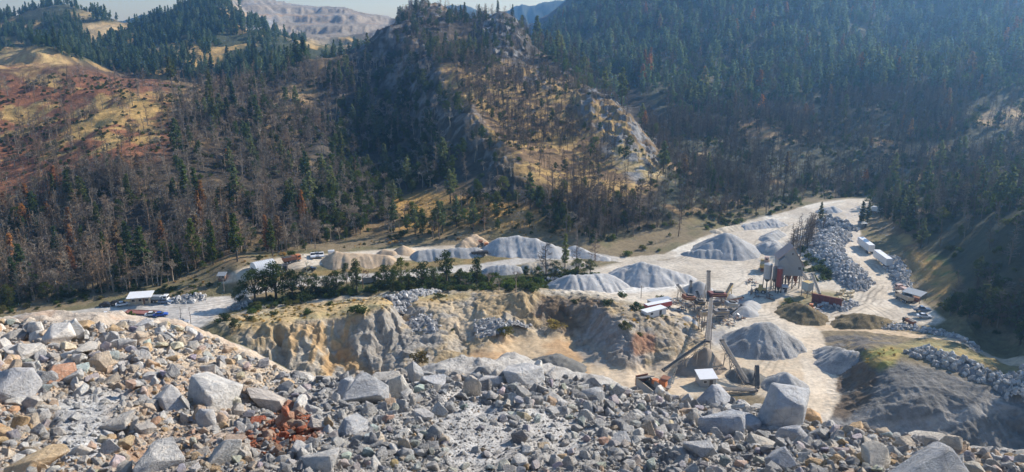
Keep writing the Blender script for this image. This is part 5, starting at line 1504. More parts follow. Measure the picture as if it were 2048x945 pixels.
for i, (px, py, h) in enumerate(((348,552,62),(391,538,92),(427,530,84),(475,524,90),(332,556,60),(545,512,70),(360,556,56),(210,520,50))):
    planted('conifer', px, py, h, ["green conifer at the edge of the orange bank, third from the left", "tallest green conifer on the orange bank", "slim green conifer right of the tallest one", "green conifer with a bare lower trunk above the white shed", "green conifer at the left end of the orange bank row",
        "olive green conifer above the terrace parking", "green conifer just left of the tallest one on the orange bank", "dark green conifer alone among burnt trees above the office"][i], (.085, .115, .03), i % 4, .9)
for i, (px, py, h) in enumerate(((145,500,44),(175,512,40),(100,455,44),(52,470,52),(105,425,36),(455,330,30),(30,550,70))):
    planted('brown', px, py, h, ["brightest orange dead conifer in the burnt wood", "orange dead conifer right of the brightest one", "upper orange dead conifer in the left burnt wood", "orange dead conifer beside the left edge", "orange-topped dead conifer high in the left burnt wood", "orange dead conifer on the grey burnt slope", "tall brown dead conifer at the left edge"][i], (.35, .185, .085), i % 4, 1.2)
for i, (px, py, h) in enumerate(((1722,452,44),(1734,448,38),(1776,440,46),(1798,455,66),(1818,452,60),(1760,436,40),(1788,446,40))):
    planted('conifer', px, py, h, ["dark pine at the end of the yard beside the haul road", "dark pine right of the one at the haul road's end", "pine in the dark group right of the parked white truck, third from the left", "tallest pine in the dark group right of the yard", "tall pine at the right of the dark group", "pine directly behind the parked white truck", "lower pine inside the dark group right of the yard"][i], (.05, .07, .04), i % 4, 1.0)
planted('conifer', 1640, 446, 38, "grey-green pine at the head of the long rock heap", (.09, .11, .07), 1, 1.0)
for i, (px, py, h) in enumerate(((1960,655,74),(2030,665,70),(1915,625,36),(1985,600,44),(1990,640,52),(1955,570,50),(2040,690,40))):
    planted('pine' if i in (0, 1, 5) else 'oak', px, py, h, ["tall grey-green pine near the right edge above the lower road", "grey-green pine at the right edge", "bright green oak right of the open shed", "pale green oak on the right slope", "dark oak beside the tall right-hand pine", "grey-green pine high on the right slope", "bright green oak at the right edge by the lower road"][i], (.10, .125, .075) if i in (0, 1, 5) else (.085, .115, .045), None, 1.2)

for i, (px, py, h) in enumerate(((480,612,38),(533,596,54),(604,594,50),(655,590,38),(673,586,44),(757,584,40),(771,577,48),(869,580,46),(921,577,40),(1075,567,34),(1110,557,36))):
    planted('oak', px, py, h, "bushy green oak filling the creek row, %s" % ("rightmost one" if i == 10 else ["leftmost one", "second from the left", "third from the left", "fourth from the left", "fifth from the left", "sixth from the left", "seventh from the left", "eighth from the left", "third from the right", "second from the right"][i]), MG if i % 2 else DG, i % 4, 1.15)
# thicket along the creek and other brush nobody could count
def brush(name, polys, dens, size, tints, label, kind='shrub', seed=5):
    r = np.random.default_rng(seed); P = []
    for poly in polys:
        W = [hit(*p) for p in poly]
        x0 = min(w.x for w in W); x1 = max(w.x for w in W); y0 = min(w.y for w in W); y1 = max(w.y for w in W)
        n = int((x1 - x0) * (y1 - y0) * dens)
        x = r.uniform(x0, x1, n); y = r.uniform(y0, y1, n); z = hz(x, y)
        px, py = proj(x, y, z); m = inpoly(px, py, poly)
        P.append(np.stack([x, y, z], -1)[m])
    P = np.concatenate(P); n = len(P)
    h = size * np.exp(r.normal(0, .3, n)); t = np.array(tints)[r.integers(0, len(tints), n)]
    w = h * r.uniform(1.1, 1.7, n) if kind == 'shrub' else h
    o = scatter(name, TC_[kind], P, np.stack([r.normal(0, .05, n), r.normal(0, .05, n), r.uniform(0, 6.28, n)], -1), np.stack([w, w, h], -1), r.integers(0, len(KIND[kind]), n), t)
    return tag(o, label, 'brush', kind='stuff')
brush('creek_thicket', [[(480,618),(520,600),(640,585),(700,572),(800,560),(960,552),(1060,560),(1180,545),(1200,552),(1130,572),(1060,584),(900,582),(780,585),(640,600),(500,628)]], .15, 2.5, TINTS['shrub'] + [(.075, .12, .03)], "dense green thicket along the creek below the road")
brush('roadside_brush', [[(240,590),(330,575),(420,568),(470,572),(420,592),(330,598),(260,600)], [(0,600),(200,575),(300,560),(330,572),(200,600),(60,625),(0,632)]], .07, 1.8, TINTS['shrub'] + [(.10, .10, .04)], "green and olive brush on the bank above the lower road", seed=6)
brush('bank_brush', [[(330,562),(440,530),(520,506),(640,504),(640,512),(560,526),(440,553),(400,575)], [(640,500),(800,470),(930,470),(930,480),(800,488),(660,505)]], .05, 1.1, [(.36, .25, .10), (.12, .13, .05), (.30, .19, .08), (.07, .09, .03)], "dry tufts and low brush on the orange bank and meadow edge", seed=16)
brush('yard_brush', [[(1600,500),(1650,510),(1690,555),(1680,575),(1640,570),(1600,540)], [(1560,620),(1580,600),(1600,620),(1580,640)]], .10, 2.4, TINTS['shrub'], "dark green brush between the tall building and the rock heap", seed=7)
brush('burnt_thicket', [[(1570,505),(1595,470),(1640,450),(1655,460),(1625,480),(1625,505),(1600,520)]], .09, 8.5, [(.15, .12, .105), (.19, .155, .13), (.11, .09, .08)], "thicket of burnt bare trees behind the tall building", 'burnt', 8)
brush('dry_grass_tufts', [[(430,645),(560,612),(760,595),(900,585),(900,600),(740,625),(600,640),(500,660)], [(1220,612),(1320,625),(1390,660),(1330,670),(1250,640)], [(1720,700),(1790,690),(1800,720),(1740,740)], [(820,400),(1000,400),(1130,450),(1150,480),(1000,468),(850,470),(780,450)]], .10, .7, [(.42, .31, .13), (.36, .28, .11), (.20, .19, .07)], "dry golden grass tufts on the quarry bench and meadow", seed=9)
# ------------------------------------------------------------------ buildings, machines and vehicles
def paint(name, c, rough=0.6, metal=0.0, dirt=0.35, dirtc=(.36, .30, .23), scale=1.5):
    m, nt, b = new_mat(name)
    tc = N(nt, "ShaderNodeTexCoord")
    a = N(nt, "ShaderNodeTexNoise", Scale=scale, Detail=7.0, Roughness=0.7); nt.links.new(tc.outputs["Object"], a.inputs["Vector"])
    f = ramp(nt, a.outputs[0], [(0.45, (0, 0, 0)), (0.75, (dirt,) * 3)])
    nt.links.new(mixc(nt, f, c, dirtc), b.inputs["Base Color"])
    b.inputs["Roughness"].default_value = rough; b.inputs["Metallic"].default_value = metal; b.inputs["Specular IOR Level"].default_value = 0.4
    return m
RUSTC = (.20, .09, .05)
M = {'white': paint("white_metal", (.74, .74, .73), .5, 0, .25), 'roofwhite': paint("white_roofing", (.78, .79, .80), .45, 0, .15), 'galv': paint("galvanised_sheet", (.31, .335, .36), .5, .3, .4, (.30, .26, .22)),
     'steel': paint("weathered_steel", (.24, .235, .23), .6, .3, .6, RUSTC), 'rust': paint("rusty_steel", (.24, .10, .055), .85, 0, .5, (.14, .07, .05)), 'dark': paint("dark_steel", (.06, .06, .065), .6, .2, .4),
     'belt': paint("rubber_belt", (.09, .08, .07), .8, 0, .35, (.42, .37, .30)), 'beige': paint("beige_paint", (.52, .44, .33), .6, 0, .4, RUSTC), 'red': paint("faded_red_paint", (.40, .085, .075), .55, 0, .35, (.22, .10, .08)),
     'redsilo': paint("dark_red_paint", (.30, .055, .045), .6, 0, .4, (.12, .05, .04)), 'silo': paint("grey_silo_paint", (.42, .43, .44), .5, .1, .4, (.28, .24, .20)), 'tin': paint("old_tin_roof", (.50, .36, .31), .6, .1, .5, (.34, .20, .15)),
     'aqua': paint("pale_green_paint", (.46, .52, .50), .5, 0, .4, (.30, .26, .22)), 'orange': paint("orange_paint", (.62, .20, .06), .5, 0, .4), 'yellow': paint("dull_yellow_paint", (.58, .42, .15), .55, 0, .5, RUSTC),
     'block': paint("yellowish_concrete", (.55, .47, .32), .85, 0, .4), 'conc': paint("grey_concrete", (.40, .39, .37), .9, 0, .5, (.22, .21, .20)), 'wood': paint("brown_boards", (.20, .11, .07), .8, 0, .4), 'maroon': paint("maroon_steel", (.19, .06, .055), .8, 0, .5, (.10, .05, .045)),
     'glass': paint("window_glass", (.03, .035, .045), .12, 0, .1), 'tyre': paint("tyre_rubber", (.025, .025, .025), .85, 0, .4), 'carwhite': paint("white_car_paint", (.72, .73, .74), .3, 0, .1), 'carblue': paint("blue_car_paint", (.03, .10, .42), .3, 0, .1),
     'carslate': paint("slate_car_paint", (.16, .22, .32), .3, .1, .15), 'carblack': paint("black_car_paint", (.025, .025, .03), .3, 0, .15), 'silver': paint("silver_paint", (.45, .46, .48), .35, .3, .15), 'tarp': paint("grey_tarp", (.30, .33, .37), .7, 0, .2), 'tanwall': paint("tan_stucco", (.50, .42, .32), .85, 0, .3), 'deck': paint("red_deck", (.27, .10, .085), .8, 0, .5, (.35, .27, .22)), 'pole': paint("weathered_timber", (.30, .26, .22), .85, 0, .4)}

class MB:
    def __init__(s): s.bm = bmesh.new()
    def box(s, c, d, rot=None, taper=None):
        r = bmesh.ops.create_cube(s.bm, size=1.0)
        for v in r['verts']:
            k = 1.0
            if taper and v.co.z > 0: k = taper
            v.co = Vector((v.co.x * d[0] * k, v.co.y * d[1] * k, v.co.z * d[2]))
            if rot: v.co = rot @ v.co
            v.co += Vector(c)
        return s
    def bar(s, a, b, w, h=None):
        a = Vector(a); b = Vector(b); d = b - a
        q = d.to_track_quat('X', 'Z').to_matrix()
        return s.box((a + b) / 2, (d.length, w, h or w), q)
    def cyl(s, a, b, r1, r2=None, n=16):
        a = Vector(a); b = Vector(b); d = b - a
        m = Matrix.Translation((a + b) / 2) @ d.to_track_quat('Z', 'Y').to_matrix().to_4x4()
        bmesh.ops.create_cone(s.bm, cap_ends=True, segments=n, radius1=r1, radius2=r1 if r2 is None else r2, depth=d.length, matrix=m)
        return s
    def prism(s, prof, y0, y1, axis='y'):
        """profile of (x, z) points pushed from y0 to y1"""
        f = (lambda p, y: (p[0], y, p[1])) if axis == 'y' else (lambda p, y: (y, p[0], p[1]))
        A = [s.bm.verts.new(f(p, y0)) for p in prof]; B = [s.bm.verts.new(f(p, y1)) for p in prof]
        n = len(prof)
        s.bm.faces.new(A); s.bm.faces.new(B[::-1])
        for i in range(n): s.bm.faces.new((A[i], B[i], B[(i + 1) % n], A[(i + 1) % n]))
        bmesh.ops.recalc_face_normals(s.bm, faces=s.bm.faces)
        return s
    def build(s, name, mat, parent=None, bevel=0.0, smooth=False):
        if bevel: bmesh.ops.bevel(s.bm, geom=list(s.bm.edges), offset=bevel, segments=1, affect='EDGES')
        me = bpy.data.meshes.new(name); s.bm.to_mesh(me); s.bm.free()
        if smooth:
            me.polygons.foreach_set("use_smooth", [True] * len(me.polygons))
            try: me.set_sharp_from_angle(angle=0.7)
            except Exception: pass
        me.materials.append(M[mat])
        o = bpy.data.objects.new(name, me); COL.objects.link(o)
        if parent: o.parent = parent
        return o

def at(px, py, dz=0.0):
    g = hit(px, py); return Vector((g.x, g.y, g.z + dz))
def axis(a, b):
    A = hit(*a); B = hit(*b); d = B - A
    return (A + B) / 2, math.atan2(d.y, d.x), math.hypot(d.x, d.y)
def copy_tree(o, parent=None):
    c = o.copy(); COL.objects.link(c); c.parent = parent
    for ch in o.children: copy_tree(ch, c)
    return c

# --- vehicles: x is forward
def wheels(root, xs, w, r, width=0.25):
    for x in xs:
        for sgn in (-1, 1):
            t = MB().cyl((x, sgn * (w / 2 - width), r), (x, sgn * w / 2, r), r, n=14).build('wheel', 'tyre', root)
            MB().cyl((x, sgn * (w / 2 - 0.02), r), (x, sgn * (w / 2 + 0.02), r), r * .55, n=10).build('rim', 'silver', t)

def car(loc, yaw, mat, label, kind='car', group=None):
    e = empty('pickup_truck' if kind == 'pickup' else 'car', loc, yaw)
    if kind == 'pickup':
        b = MB().prism([(-2.7, .55), (-2.7, 1.12), (-.75, 1.12), (-.7, 1.16), (1.0, 1.16), (2.55, 1.05), (2.7, .75), (2.7, .5), (-2.6, .45)], -.92, .92)
        b.build('body', mat, e, .03)
        MB().prism([(-.75, 1.17), (-.55, 1.75), (.45, 1.75), (1.05, 1.17)], -.78, .78).build('cab', 'glass', e, .03)
        MB().box((-.05, 0, 1.78), (1.0, 1.5, .06)).build('roof', mat, e)
        MB().box((-1.72, 0, 1.13), (1.8, 1.5, .02)).build('bed', 'dark', e)
        wheels(e, (-1.7, 1.75), 1.9, .38)
    else:
        MB().prism([(-2.2, .45), (-2.25, .95), (-1.5, 1.02), (1.0, 1.0), (2.0, .85), (2.25, .6), (2.2, .4), (-2.1, .38)], -.88, .88).build('body', mat, e, .03)
        MB().prism([(-1.6, 1.02), (-1.1, 1.42), (.2, 1.45), (.95, 1.0)], -.74, .74).build('cabin_window', 'glass', e, .02)
        MB().box((-.42, 0, 1.455), (1.2, 1.36, .05)).build('roof', mat, e)
        wheels(e, (-1.35, 1.35), 1.8, .33)
    for sgn in (-1, 1):
        MB().box((2.2 if kind == 'car' else 2.66, sgn * .6, .75), (.08, .3, .14)).build('headlight', 'silver', e)
    return tag(e, label, 'pickup' if kind == 'pickup' else 'car', group)

def park(px, py, yaw_deg, mat, label, kind='car', group=None):
    return car(at(px, py), math.radians(yaw_deg), mat, label, kind, group)

def truck(loc, yaw, cab, body, label, kind='dump', name='dump_truck'):
    e = empty(name, loc, yaw)
    MB().box((0, 0, .85), (6.6, 1.0, .3)).build('chassis', 'dark', e)
    c = MB().box((2.5, 0, 1.75), (1.7, 2.3, 1.7), None, .9).build('cab', cab, e, .06)
    MB().box((3.37, 0, 2.05), (.05, 1.8, .7)).build('windscreen', 'glass', c)
    MB().box((2.6, 0, 2.05), (.9, 2.36, .55)).build('side_window', 'glass', c)
    if kind == 'dump':
        MB().prism([(-3.3, 1.1), (-3.5, 2.3), (1.4, 2.5), (1.5, 1.1)], -1.2, 1.2).build('dump_body', body, e, .03)
        MB().box((-1.0, 0, 2.42), (4.4, 2.1, .05)).build('load', 'dark', e)
    elif kind == 'flat':
        MB().box((-1.0, 0, 1.15), (4.8, 2.4, .2)).build('flatbed', 'steel', e)
        MB().box((-1.0, 0, 1.8), (4.2, 2.2, 1.1), None, .9).build('covered_load', body, e, .08)
    else:
        MB().box((-1.1, 0, 2.05), (4.9, 2.4, 2.1)).build('box_body', body, e, .03)
    wheels(e, (-2.4, -1.2, 2.4), 2.4, .5, .35)
    return tag(e, label, 'truck')

def trailer(a, b, label, mat='white', length=None, h=2.7, w=2.5, group=None, name='box_trailer'):
    c, yaw, L = axis(a, b); L = length or L
    e = empty(name, c, yaw)
    MB().box((0, 0, 1.15 + h / 2), (L, w, h)).build('box_body', mat, e, .05)
    MB().box((0, 0, 1.18 + h), (L * .985, w * .96, .05)).build('roof', 'roofwhite', e)
    MB().box((0, 0, 1.0), (L * .98, 1.0, .26)).build('chassis', 'dark', e)
    MB().box((L / 2 + .03, 0, 1.15 + h / 2), (.05, w * .92, h * .93)).build('rear_door', mat, e)
    for sgn in (-1, 1): MB().bar((-L * .28, sgn * .8, 0), (-L * .28, sgn * .8, .95), .14).build('landing_leg', 'dark', e)
    wheels(e, (L * .32, L * .42), w, .5, .4)
    return tag(e, label, 'trailer', group)

trailer((1722, 494), (1739, 507), "farther white box trailer parked along the yard's right edge", length=12.5)
trailer((1754, 520), (1774, 536), "nearer white box trailer parked in front of the row of grey rocks", length=12.5)

# --- conveyors
def conveyor(a, ha, b, hb, w, label, legs=2, name='conveyor', frame='beige', depth=.8):
    A = at(*a); B = at(*b)
    mid = (A + B) / 2
    A = A + Vector((0, 0, ha)); B = B + Vector((0, 0, hb))
    e = empty(name, (mid.x, mid.y, float(hz(mid.x, mid.y))))
    o = Vector(e.location); A = A - o; B = B - o
    d = (B - A).normalized(); side = d.cross(Vector((0, 0, 1))).normalized(); up = side.cross(d)
    m = MB()
    L = (B - A).length; n = max(3, int(L / 2.2))
    for s_ in (-1, 1):
        p = side * (s_ * w / 2)
        m.bar(A + p, B + p, .16, .2); m.bar(A + p - up * depth, B + p - up * depth, .12)
        for i in range(n):
            q0 = A.lerp(B, i / n) + p; q1 = A.lerp(B, (i + 1) / n) + p
            m.bar(q0, q1 - up * depth, .08); m.bar(q0, q0 - up * depth, .08)
    m.build('truss', frame, e)
    MB().bar(A + up * .14, B + up * .14, w * .78, .1).build('belt', 'belt', e)
    for q in (A, B): MB().cyl(q - side * w * .5, q + side * w * .5, .32, n=10).build('drum', 'dark', e)
    for i in range(legs):
        t = (i + 1) / (legs + 1) if legs > 1 else .75
        q = A.lerp(B, t)
        gz = float(hz(q.x + o.x, q.y + o.y)) - o.z
        if q.z - gz < 1.2: continue
        l = MB()
        for s_ in (-1, 1): l.bar(q + side * (s_ * w / 2) - up * depth, Vector((q.x, q.y, gz - .1)) + side * (s_ * w * .9), .18)
        l.bar(q + side * (w / 2) - up * depth, Vector((q.x, q.y, (q.z + gz) / 2)) - side * (w * .7), .1)
        l.build('support', frame, e)
    return tag(e, label, 'conveyor')
conveyor((1420, 632), 6.0, (1411, 742), 8.6, 1.1, "long main conveyor rising towards the brown cone pile", 3, frame='steel', depth=.6)
conveyor((1415, 625), 4.0, (1414, 590), 8.6, 1.4, "stacking conveyor pointing away behind the screening plant", 2)
conveyor((1326, 752), 1.5, (1408, 738), 8.4, 1.2, "inclined conveyor on the left of the brown cone pile", 3)
conveyor((1494, 776), 1.2, (1440, 728), 7.0, 1.2, "inclined conveyor on the right of the brown cone pile", 3, frame='steel')
conveyor((1514, 782), .8, (1511, 765), 4.6, 1.0, "short steep conveyor behind the huge flat-topped boulder", 1, frame='dark')
conveyor((1512, 786), .8, (1420, 788), 1.6, 1.4, "low level conveyor running across the sand behind the dark boulders", 3, frame='steel')
conveyor((1372, 606), 2.5, (1354, 596), 4.6, .9, "short conveyor at the left of the screening plant", 1)
conveyor((1381, 603), 2.5, (1380, 590), 5.0, .9, "steep short conveyor behind the left screen tower", 1, frame='steel')
conveyor((1404, 618), 1.6, (1392, 606), 4.0, .8, "narrow conveyor joining the two screen towers", 1, frame='steel')
conveyor((1447, 612), 3.0, (1461, 598), 5.4, 1.0, "yellow-sided conveyor pointing up to the right behind the screens", 1, frame='yellow')
conveyor((1443, 618), 2.6, (1484, 614), 3.4, 1.0, "level rusty conveyor reaching right from the screens", 2, frame='rust')
conveyor((1462, 634), 1.0, (1482, 626), 2.6, .9, "pale low conveyor at the right end of the screening plant", 1, frame='white')
conveyor((1617, 590), 4.2, (1590, 566), 6.6, 1.1, "inclined conveyor feeding the tall grey building", 1, frame='steel')
conveyor((1639, 593), .8, (1622, 574), 4.6, .8, "thin inclined conveyor right of the pale green bin", 1, frame='white')

# --- screening towers
def screen_tower(px, py, w, d, h, label, deck='rust', tilt=.18, rz_=0.2):
    e = empty('screen_tower', at(px, py), rz_)
    for sx in (-1, 1):
        for sy in (-1, 1): MB().bar((sx * w / 2, sy * d / 2, -.1), (sx * w / 2 * .9, sy * d / 2 * .9, h), .2).build('leg', 'steel', e)
    fr = MB()
    for z in (h * .33, h * .66, h):
        for s_ in (-1, 1):
            fr.bar((-w / 2, s_ * d / 2, z), (w / 2, s_ * d / 2, z), .13); fr.bar((s_ * w / 2, -d / 2, z), (s_ * w / 2, d / 2, z), .13)
    for s_ in (-1, 1): fr.bar((-w / 2, s_ * d / 2, 0), (w / 2, s_ * d / 2, h * .66), .09)
    fr.build('frame', 'beige', e)
    MB().box((0, 0, h + .75), (w * 1.15, d * .9, 1.3), Matrix.Rotation(tilt, 3, 'Y')).build('screen_deck', deck, e, .04)
    MB().box((w * .1, 0, h + 1.6), (w * .6, d * .5, .4), Matrix.Rotation(tilt, 3, 'Y')).build('feed_box', 'dark', e)
    MB().prism([(-w * .35, h * .62), (w * .35, h * .62), (w * .12, h * .25), (-w * .12, h * .25)], -d * .3, d * .3).build('chute', 'steel', e)
    rl = MB()
    for s_ in (-1, 1): rl.bar((-w / 2, s_ * d * .6, h + 1.0), (w / 2, s_ * d * .6, h + 1.0), .06)
    rl.bar((-w * .5, d * .6, 0), (-w * .9, d * .6, h), .1); rl.build('handrail', 'yellow', e)
    return tag(e, label, 'screen tower')
screen_tower(1376, 620, 3.4, 3.0, 3.6, "left screen tower of the plant with a rusty deck", 'rust')
screen_tower(1432, 617, 5.2, 3.2, 4.2, "brown wide screen tower right of the stacking conveyor", 'maroon', .12)
screen_tower(1461, 628, 3.2, 2.6, 2.6, "small grey screen tower at the right of the plant", 'galv')
screen_tower(1398, 628, 2.6, 2.4, 3.2, "dark screen tower just left of the main conveyor", 'dark', .2)
screen_tower(1441, 640, 4.2, 2.4, 2.0, "low crusher frame in front of the wide screen tower", 'steel', .05)
screen_tower(1405, 664, 1.8, 1.8, 5.4, "tall narrow pinkish drive tower beside the main conveyor", 'beige', .05)
def crusher(px, py, label, yaw=.3, sc=1.0, mat='yellow', name='crusher'):
    e = empty(name, at(px, py), yaw); e.scale = (sc, sc, sc)
    MB().box((0, 0, .9), (5.2, 1.6, .35)).build('chassis', 'steel', e)
    MB().box((-.6, 0, 1.9), (2.0, 1.8, 1.7), None, .85).build('crusher_body', mat, e, .06)
    MB().prism([(-2.3, 3.5), (-.1, 3.5), (-.6, 2.7), (-1.7, 2.7)], -1.1, 1.1).build('hopper', 'rust', e)
    MB().cyl((-.6, -1.1, 1.9), (-.6, -.92, 1.9), .8, n=16).build('flywheel', 'dark', e)
    MB().box((1.5, 0, 1.7), (1.5, 1.5, 1.2)).build('engine_housing', 'orange', e, .06)
    MB().bar((1.8, 0, 1.0), (4.3, 0, 2.4), .8, .2).build('discharge_belt', 'belt', e)
    for x in (-2, 2):
        for s_ in (-1, 1): MB().bar((x, s_ * .7, 0), (x, s_ * .7, .9), .3).build('leg', 'steel', e)
    return tag(e, label, 'crusher')
crusher(966, 496, "mobile crusher between the eroded dirt bank and the big terrace pile", .2, .9, 'beige')
crusher(1321, 778, "rusty orange feeder machine at the foot of the left conveyor", 2.6, 1.0, 'orange')

def feed_hopper():
    c, yaw, L = axis((1283, 770), (1318, 796))
    e = empty('feed_hopper', c, yaw)
    L = max(L, 8.0)
    for s_ in (-1, 1):
        MB().box((0, s_ * 1.6, 1.0), (L, .25, 2.2)).build('side_wall', 'conc', e)
        MB().bar((-L / 2, s_ * 1.75, 2.2), (L / 2, s_ * 1.75, 2.2), .2).build('top_rail', 'beige', e)
    MB().box((0, 0, .5), (L, 2.9, .2)).build('feeder_belt', 'belt', e)
    MB().box((-L / 2 - .1, 0, 1.3), (.25, 3.6, 2.8)).build('end_wall', 'rust', e)
    MB().prism([(-L / 2, 2.2), (-L / 2 + 3, 3.4), (-L / 2 + 3.1, 3.2), (-L / 2 + .2, 2.0)], -1.9, 1.9).build('grizzly_bars', 'steel', e)
    tag(e, "long concrete-sided feed hopper at the foot of the left conveyor", 'hopper')
feed_hopper()

# --- scrap and spare frames lying about the screening plant
def scrap(px, py, label, n=14, r_=3.0, sd=1):
    q = random.Random(sd); e = empty('scrap_pile', at(px, py), q.uniform(0, 3))
    for nm, mt in (('beam', 'rust'), ('pipe', 'steel'), ('sheet', 'galv'), ('plank', 'pole')):
        m = MB()
        for _ in range(n // 3):
            a = Vector((q.uniform(-r_, r_), q.uniform(-r_ * .6, r_ * .6), q.uniform(.1, .7))); d = Vector((q.gauss(0, 1), q.gauss(0, 1), q.gauss(0, .25))).normalized() * q.uniform(.8, 2.4)
            if nm == 'pipe': m.cyl(a, a + d, .14, n=7)
            elif nm == 'sheet': m.box(a, (q.uniform(.6, 1.6), q.uniform(.5, 1.2), .06), Euler((q.uniform(-.5, .5), q.uniform(-.5, .5), q.uniform(0, 3))).to_matrix())
            else: m.bar(a, a + d, .18)
        m.build(nm, mt, e)
    return tag(e, label, 'scrap pile')
for i, (px, py, lab) in enumerate(((1360, 622, "scrap pile left of the left screen tower"), (1390, 640, "scrap steel below the dark screen tower"), (1420, 652, "scrap pile right of the main conveyor's drive tower"), (1452, 650, "scrap beams in front of the low crusher frame"),
      (1478, 636, "scrap pile under the pale low conveyor"), (1350, 606, "spare frames near the red trailer's right end"), (1385, 608, "scrap pile between the two screen towers"), (1512, 592, "scrap and pipes in the shade beside the pale grey silo"), (1540, 596, "rusty scrap at the foot of the silos"),
      (1500, 566, "scrap planks on the sand left of the silos"), (1640, 616, "scrap at the right of the orange-red loader"), (1302, 796, "scrap timber in front of the feed hopper"))):
    scrap(px, py, lab, 16, 2.4, i + 3)

# --- small sheds
def gable_hut(px, py, w, d, h, rise, yaw, label, wall='galv', roof='white', name='hut', lean=False, door=True):
    e = empty(name, at(px, py), yaw)
    if lean:
        MB().prism([(-d / 2, -.2), (d / 2, -.2), (d / 2, h), (-d / 2, h - rise)], -w / 2, w / 2, 'x').build('wall', wall, e)
        MB().prism([(-d / 2 - .35, h - rise + .0), (d / 2 + .3, h + .05), (d / 2 + .3, h + .2), (-d / 2 - .35, h - rise + .15)], -w / 2 - .35, w / 2 + .35, 'x').build('roof', roof, e)
    else:
        MB().prism([(-d / 2, -.2), (d / 2, -.2), (d / 2, h), (0, h + rise), (-d / 2, h)], -w / 2, w / 2, 'x').build('wall', wall, e)
        r = MB()
        for s_ in (-1, 1):
            r.prism([(0, h + rise + .02), (s_ * (d / 2 + .3), h - .1), (s_ * (d / 2 + .3), h + .05), (0, h + rise + .17)], -w / 2 - .3, w / 2 + .3, 'x')
        r.build('roof', roof, e)
    if door:
        dd = MB().box((w * .18, -d / 2 - .03, .95), (.9, .06, 1.9)).build('door', 'dark', e)
        f = MB().box((-w * .2, -d / 2 - .03, 1.5), (1.0, .06, .8)).build('window', 'white', e)
        MB().box((-w * .2, -d / 2 - .07, 1.5), (.84, .03, .64)).build('pane', 'glass', f)
    rb = MB()
    for k in range(int(w / .5)):
        rb.box((-w / 2 + .25 + k * .5, -d / 2 - .015, (h - (rise if lean else 0)) / 2), (.06, .03, h - (rise if lean else 0) - .1))
    rb.build('cladding', wall, e)
    return e
tag(gable_hut(1411, 768, 4.3, 3.6, 3.1, .8, .12, '', 'galv', 'roofwhite', 'control_hut', True), "grey clad control hut with a pale sloping roof between the two inclined conveyors", 'hut')
tag(gable_hut(445, 560, 2.4, 2.4, 2.3, .5, .1, '', 'wood', 'galv', 'hut', True), "little brown hut with a grey roof beside the terrace drive", 'hut')
tag(gable_hut(1568, 584, 1.7, 1.8, 2.2, .2, -.2, '', 'white', 'roofwhite', 'control_booth', True), "white control booth at the foot of the red silo", 'booth')
tag(gable_hut(1724, 455, 3.0, 2.4, 2.2, .4, .3, '', 'galv', 'galv', 'hut', True), "small grey hut beside the far haul road", 'hut')

def office():
    c, yaw, L = axis((262, 611), (296, 608))
    e = empty('office', c + Vector((0, 1.6, 0)), yaw)
    w, d, h = 6.6, 4.4, 2.7
    MB().box((0, .3, h / 2 - .1), (w, d - .6, h + .2)).build('wall', 'tanwall', e)
    MB().prism([(-d / 2 - 1.0, h + .02), (d / 2 + .3, h + .45), (d / 2 + .3, h + .62), (-d / 2 - 1.0, h + .19)], -w / 2 - .6, w / 2 + .6, 'x').build('roof', 'roofwhite', e)
    for x in (-2.1, 0, 2.1):
        f = MB().box((x, -d / 2 + .57, 1.5), (1.1, .08, 1.0)).build('window', 'white', e)
        MB().box((x, -d / 2 + .52, 1.5), (.92, .04, .82)).build('pane', 'glass', f)
    dd = MB().box((1.1, -d / 2 + .57, 1.0), (.85, .08, 2.0)).build('door', 'wood', e)
    MB().box((.8, -d / 2 + .5, 1.0), (.06, .06, .12)).build('handle', 'silver', dd)
    for x in (-3.3, -1.1, 1.1, 3.3): MB().bar((x, -d / 2 - .7, -.1), (x, -d / 2 - .7, h + .05), .14).build('porch_post', 'beige', e)
    tag(e, "small tan office with a flat white roof beside the lower road", 'office')
office()

def white_shed():
    c, yaw, L = axis((504, 554), (538, 551))
    e = empty('storage_shed', c + Vector((.3, 3.0, 0)), yaw)
    L, d, h0, r = 7.6, 6.4, 2.0, 3.2
    prof = [(-d / 2, h0)] + [(-math.cos(t) * d / 2, h0 + math.sin(t) * r * .85) for t in np.linspace(.12, math.pi - .12, 14)] + [(d / 2, h0)]
    MB().prism(prof, -L / 2, L / 2, 'x').build('roof', 'roofwhite', e, 0, False)
    rb = MB()
    for k in range(11):
        x = -L / 2 + .1 + k * (L - .2) / 10
        for p, q in zip(prof[:-1], prof[1:]): rb.bar((x, p[0] * 1.01, p[1] + .03), (x, q[0] * 1.01, q[1] + .03), .14, .12)
    rb.build('roof_ribs', 'white', e)
    for s_ in (-1, 1): MB().box((0, s_ * d / 2, h0 / 2 - .1), (L, .25, h0 + .2)).build('side_wall', 'white', e)
    MB().box((L / 2 - .15, 0, h0 / 2 - .1), (.2, d - .3, h0 + .2)).build('end_wall', 'white', e)
    MB().box((-L / 2 + .15, 0, h0 / 2 - .1), (.2, d - .3, h0 + .2)).build('end_wall', 'white', e)
    MB().box((-L / 2 - .02, 0, 1.3), (.1, 3.4, 2.6)).build('end_shade', 'dark', e)  # dark panel standing in for the shade on the left end
    tag(e, "white arched storage shed with a ribbed roof on the upper terrace", 'shed')
white_shed()

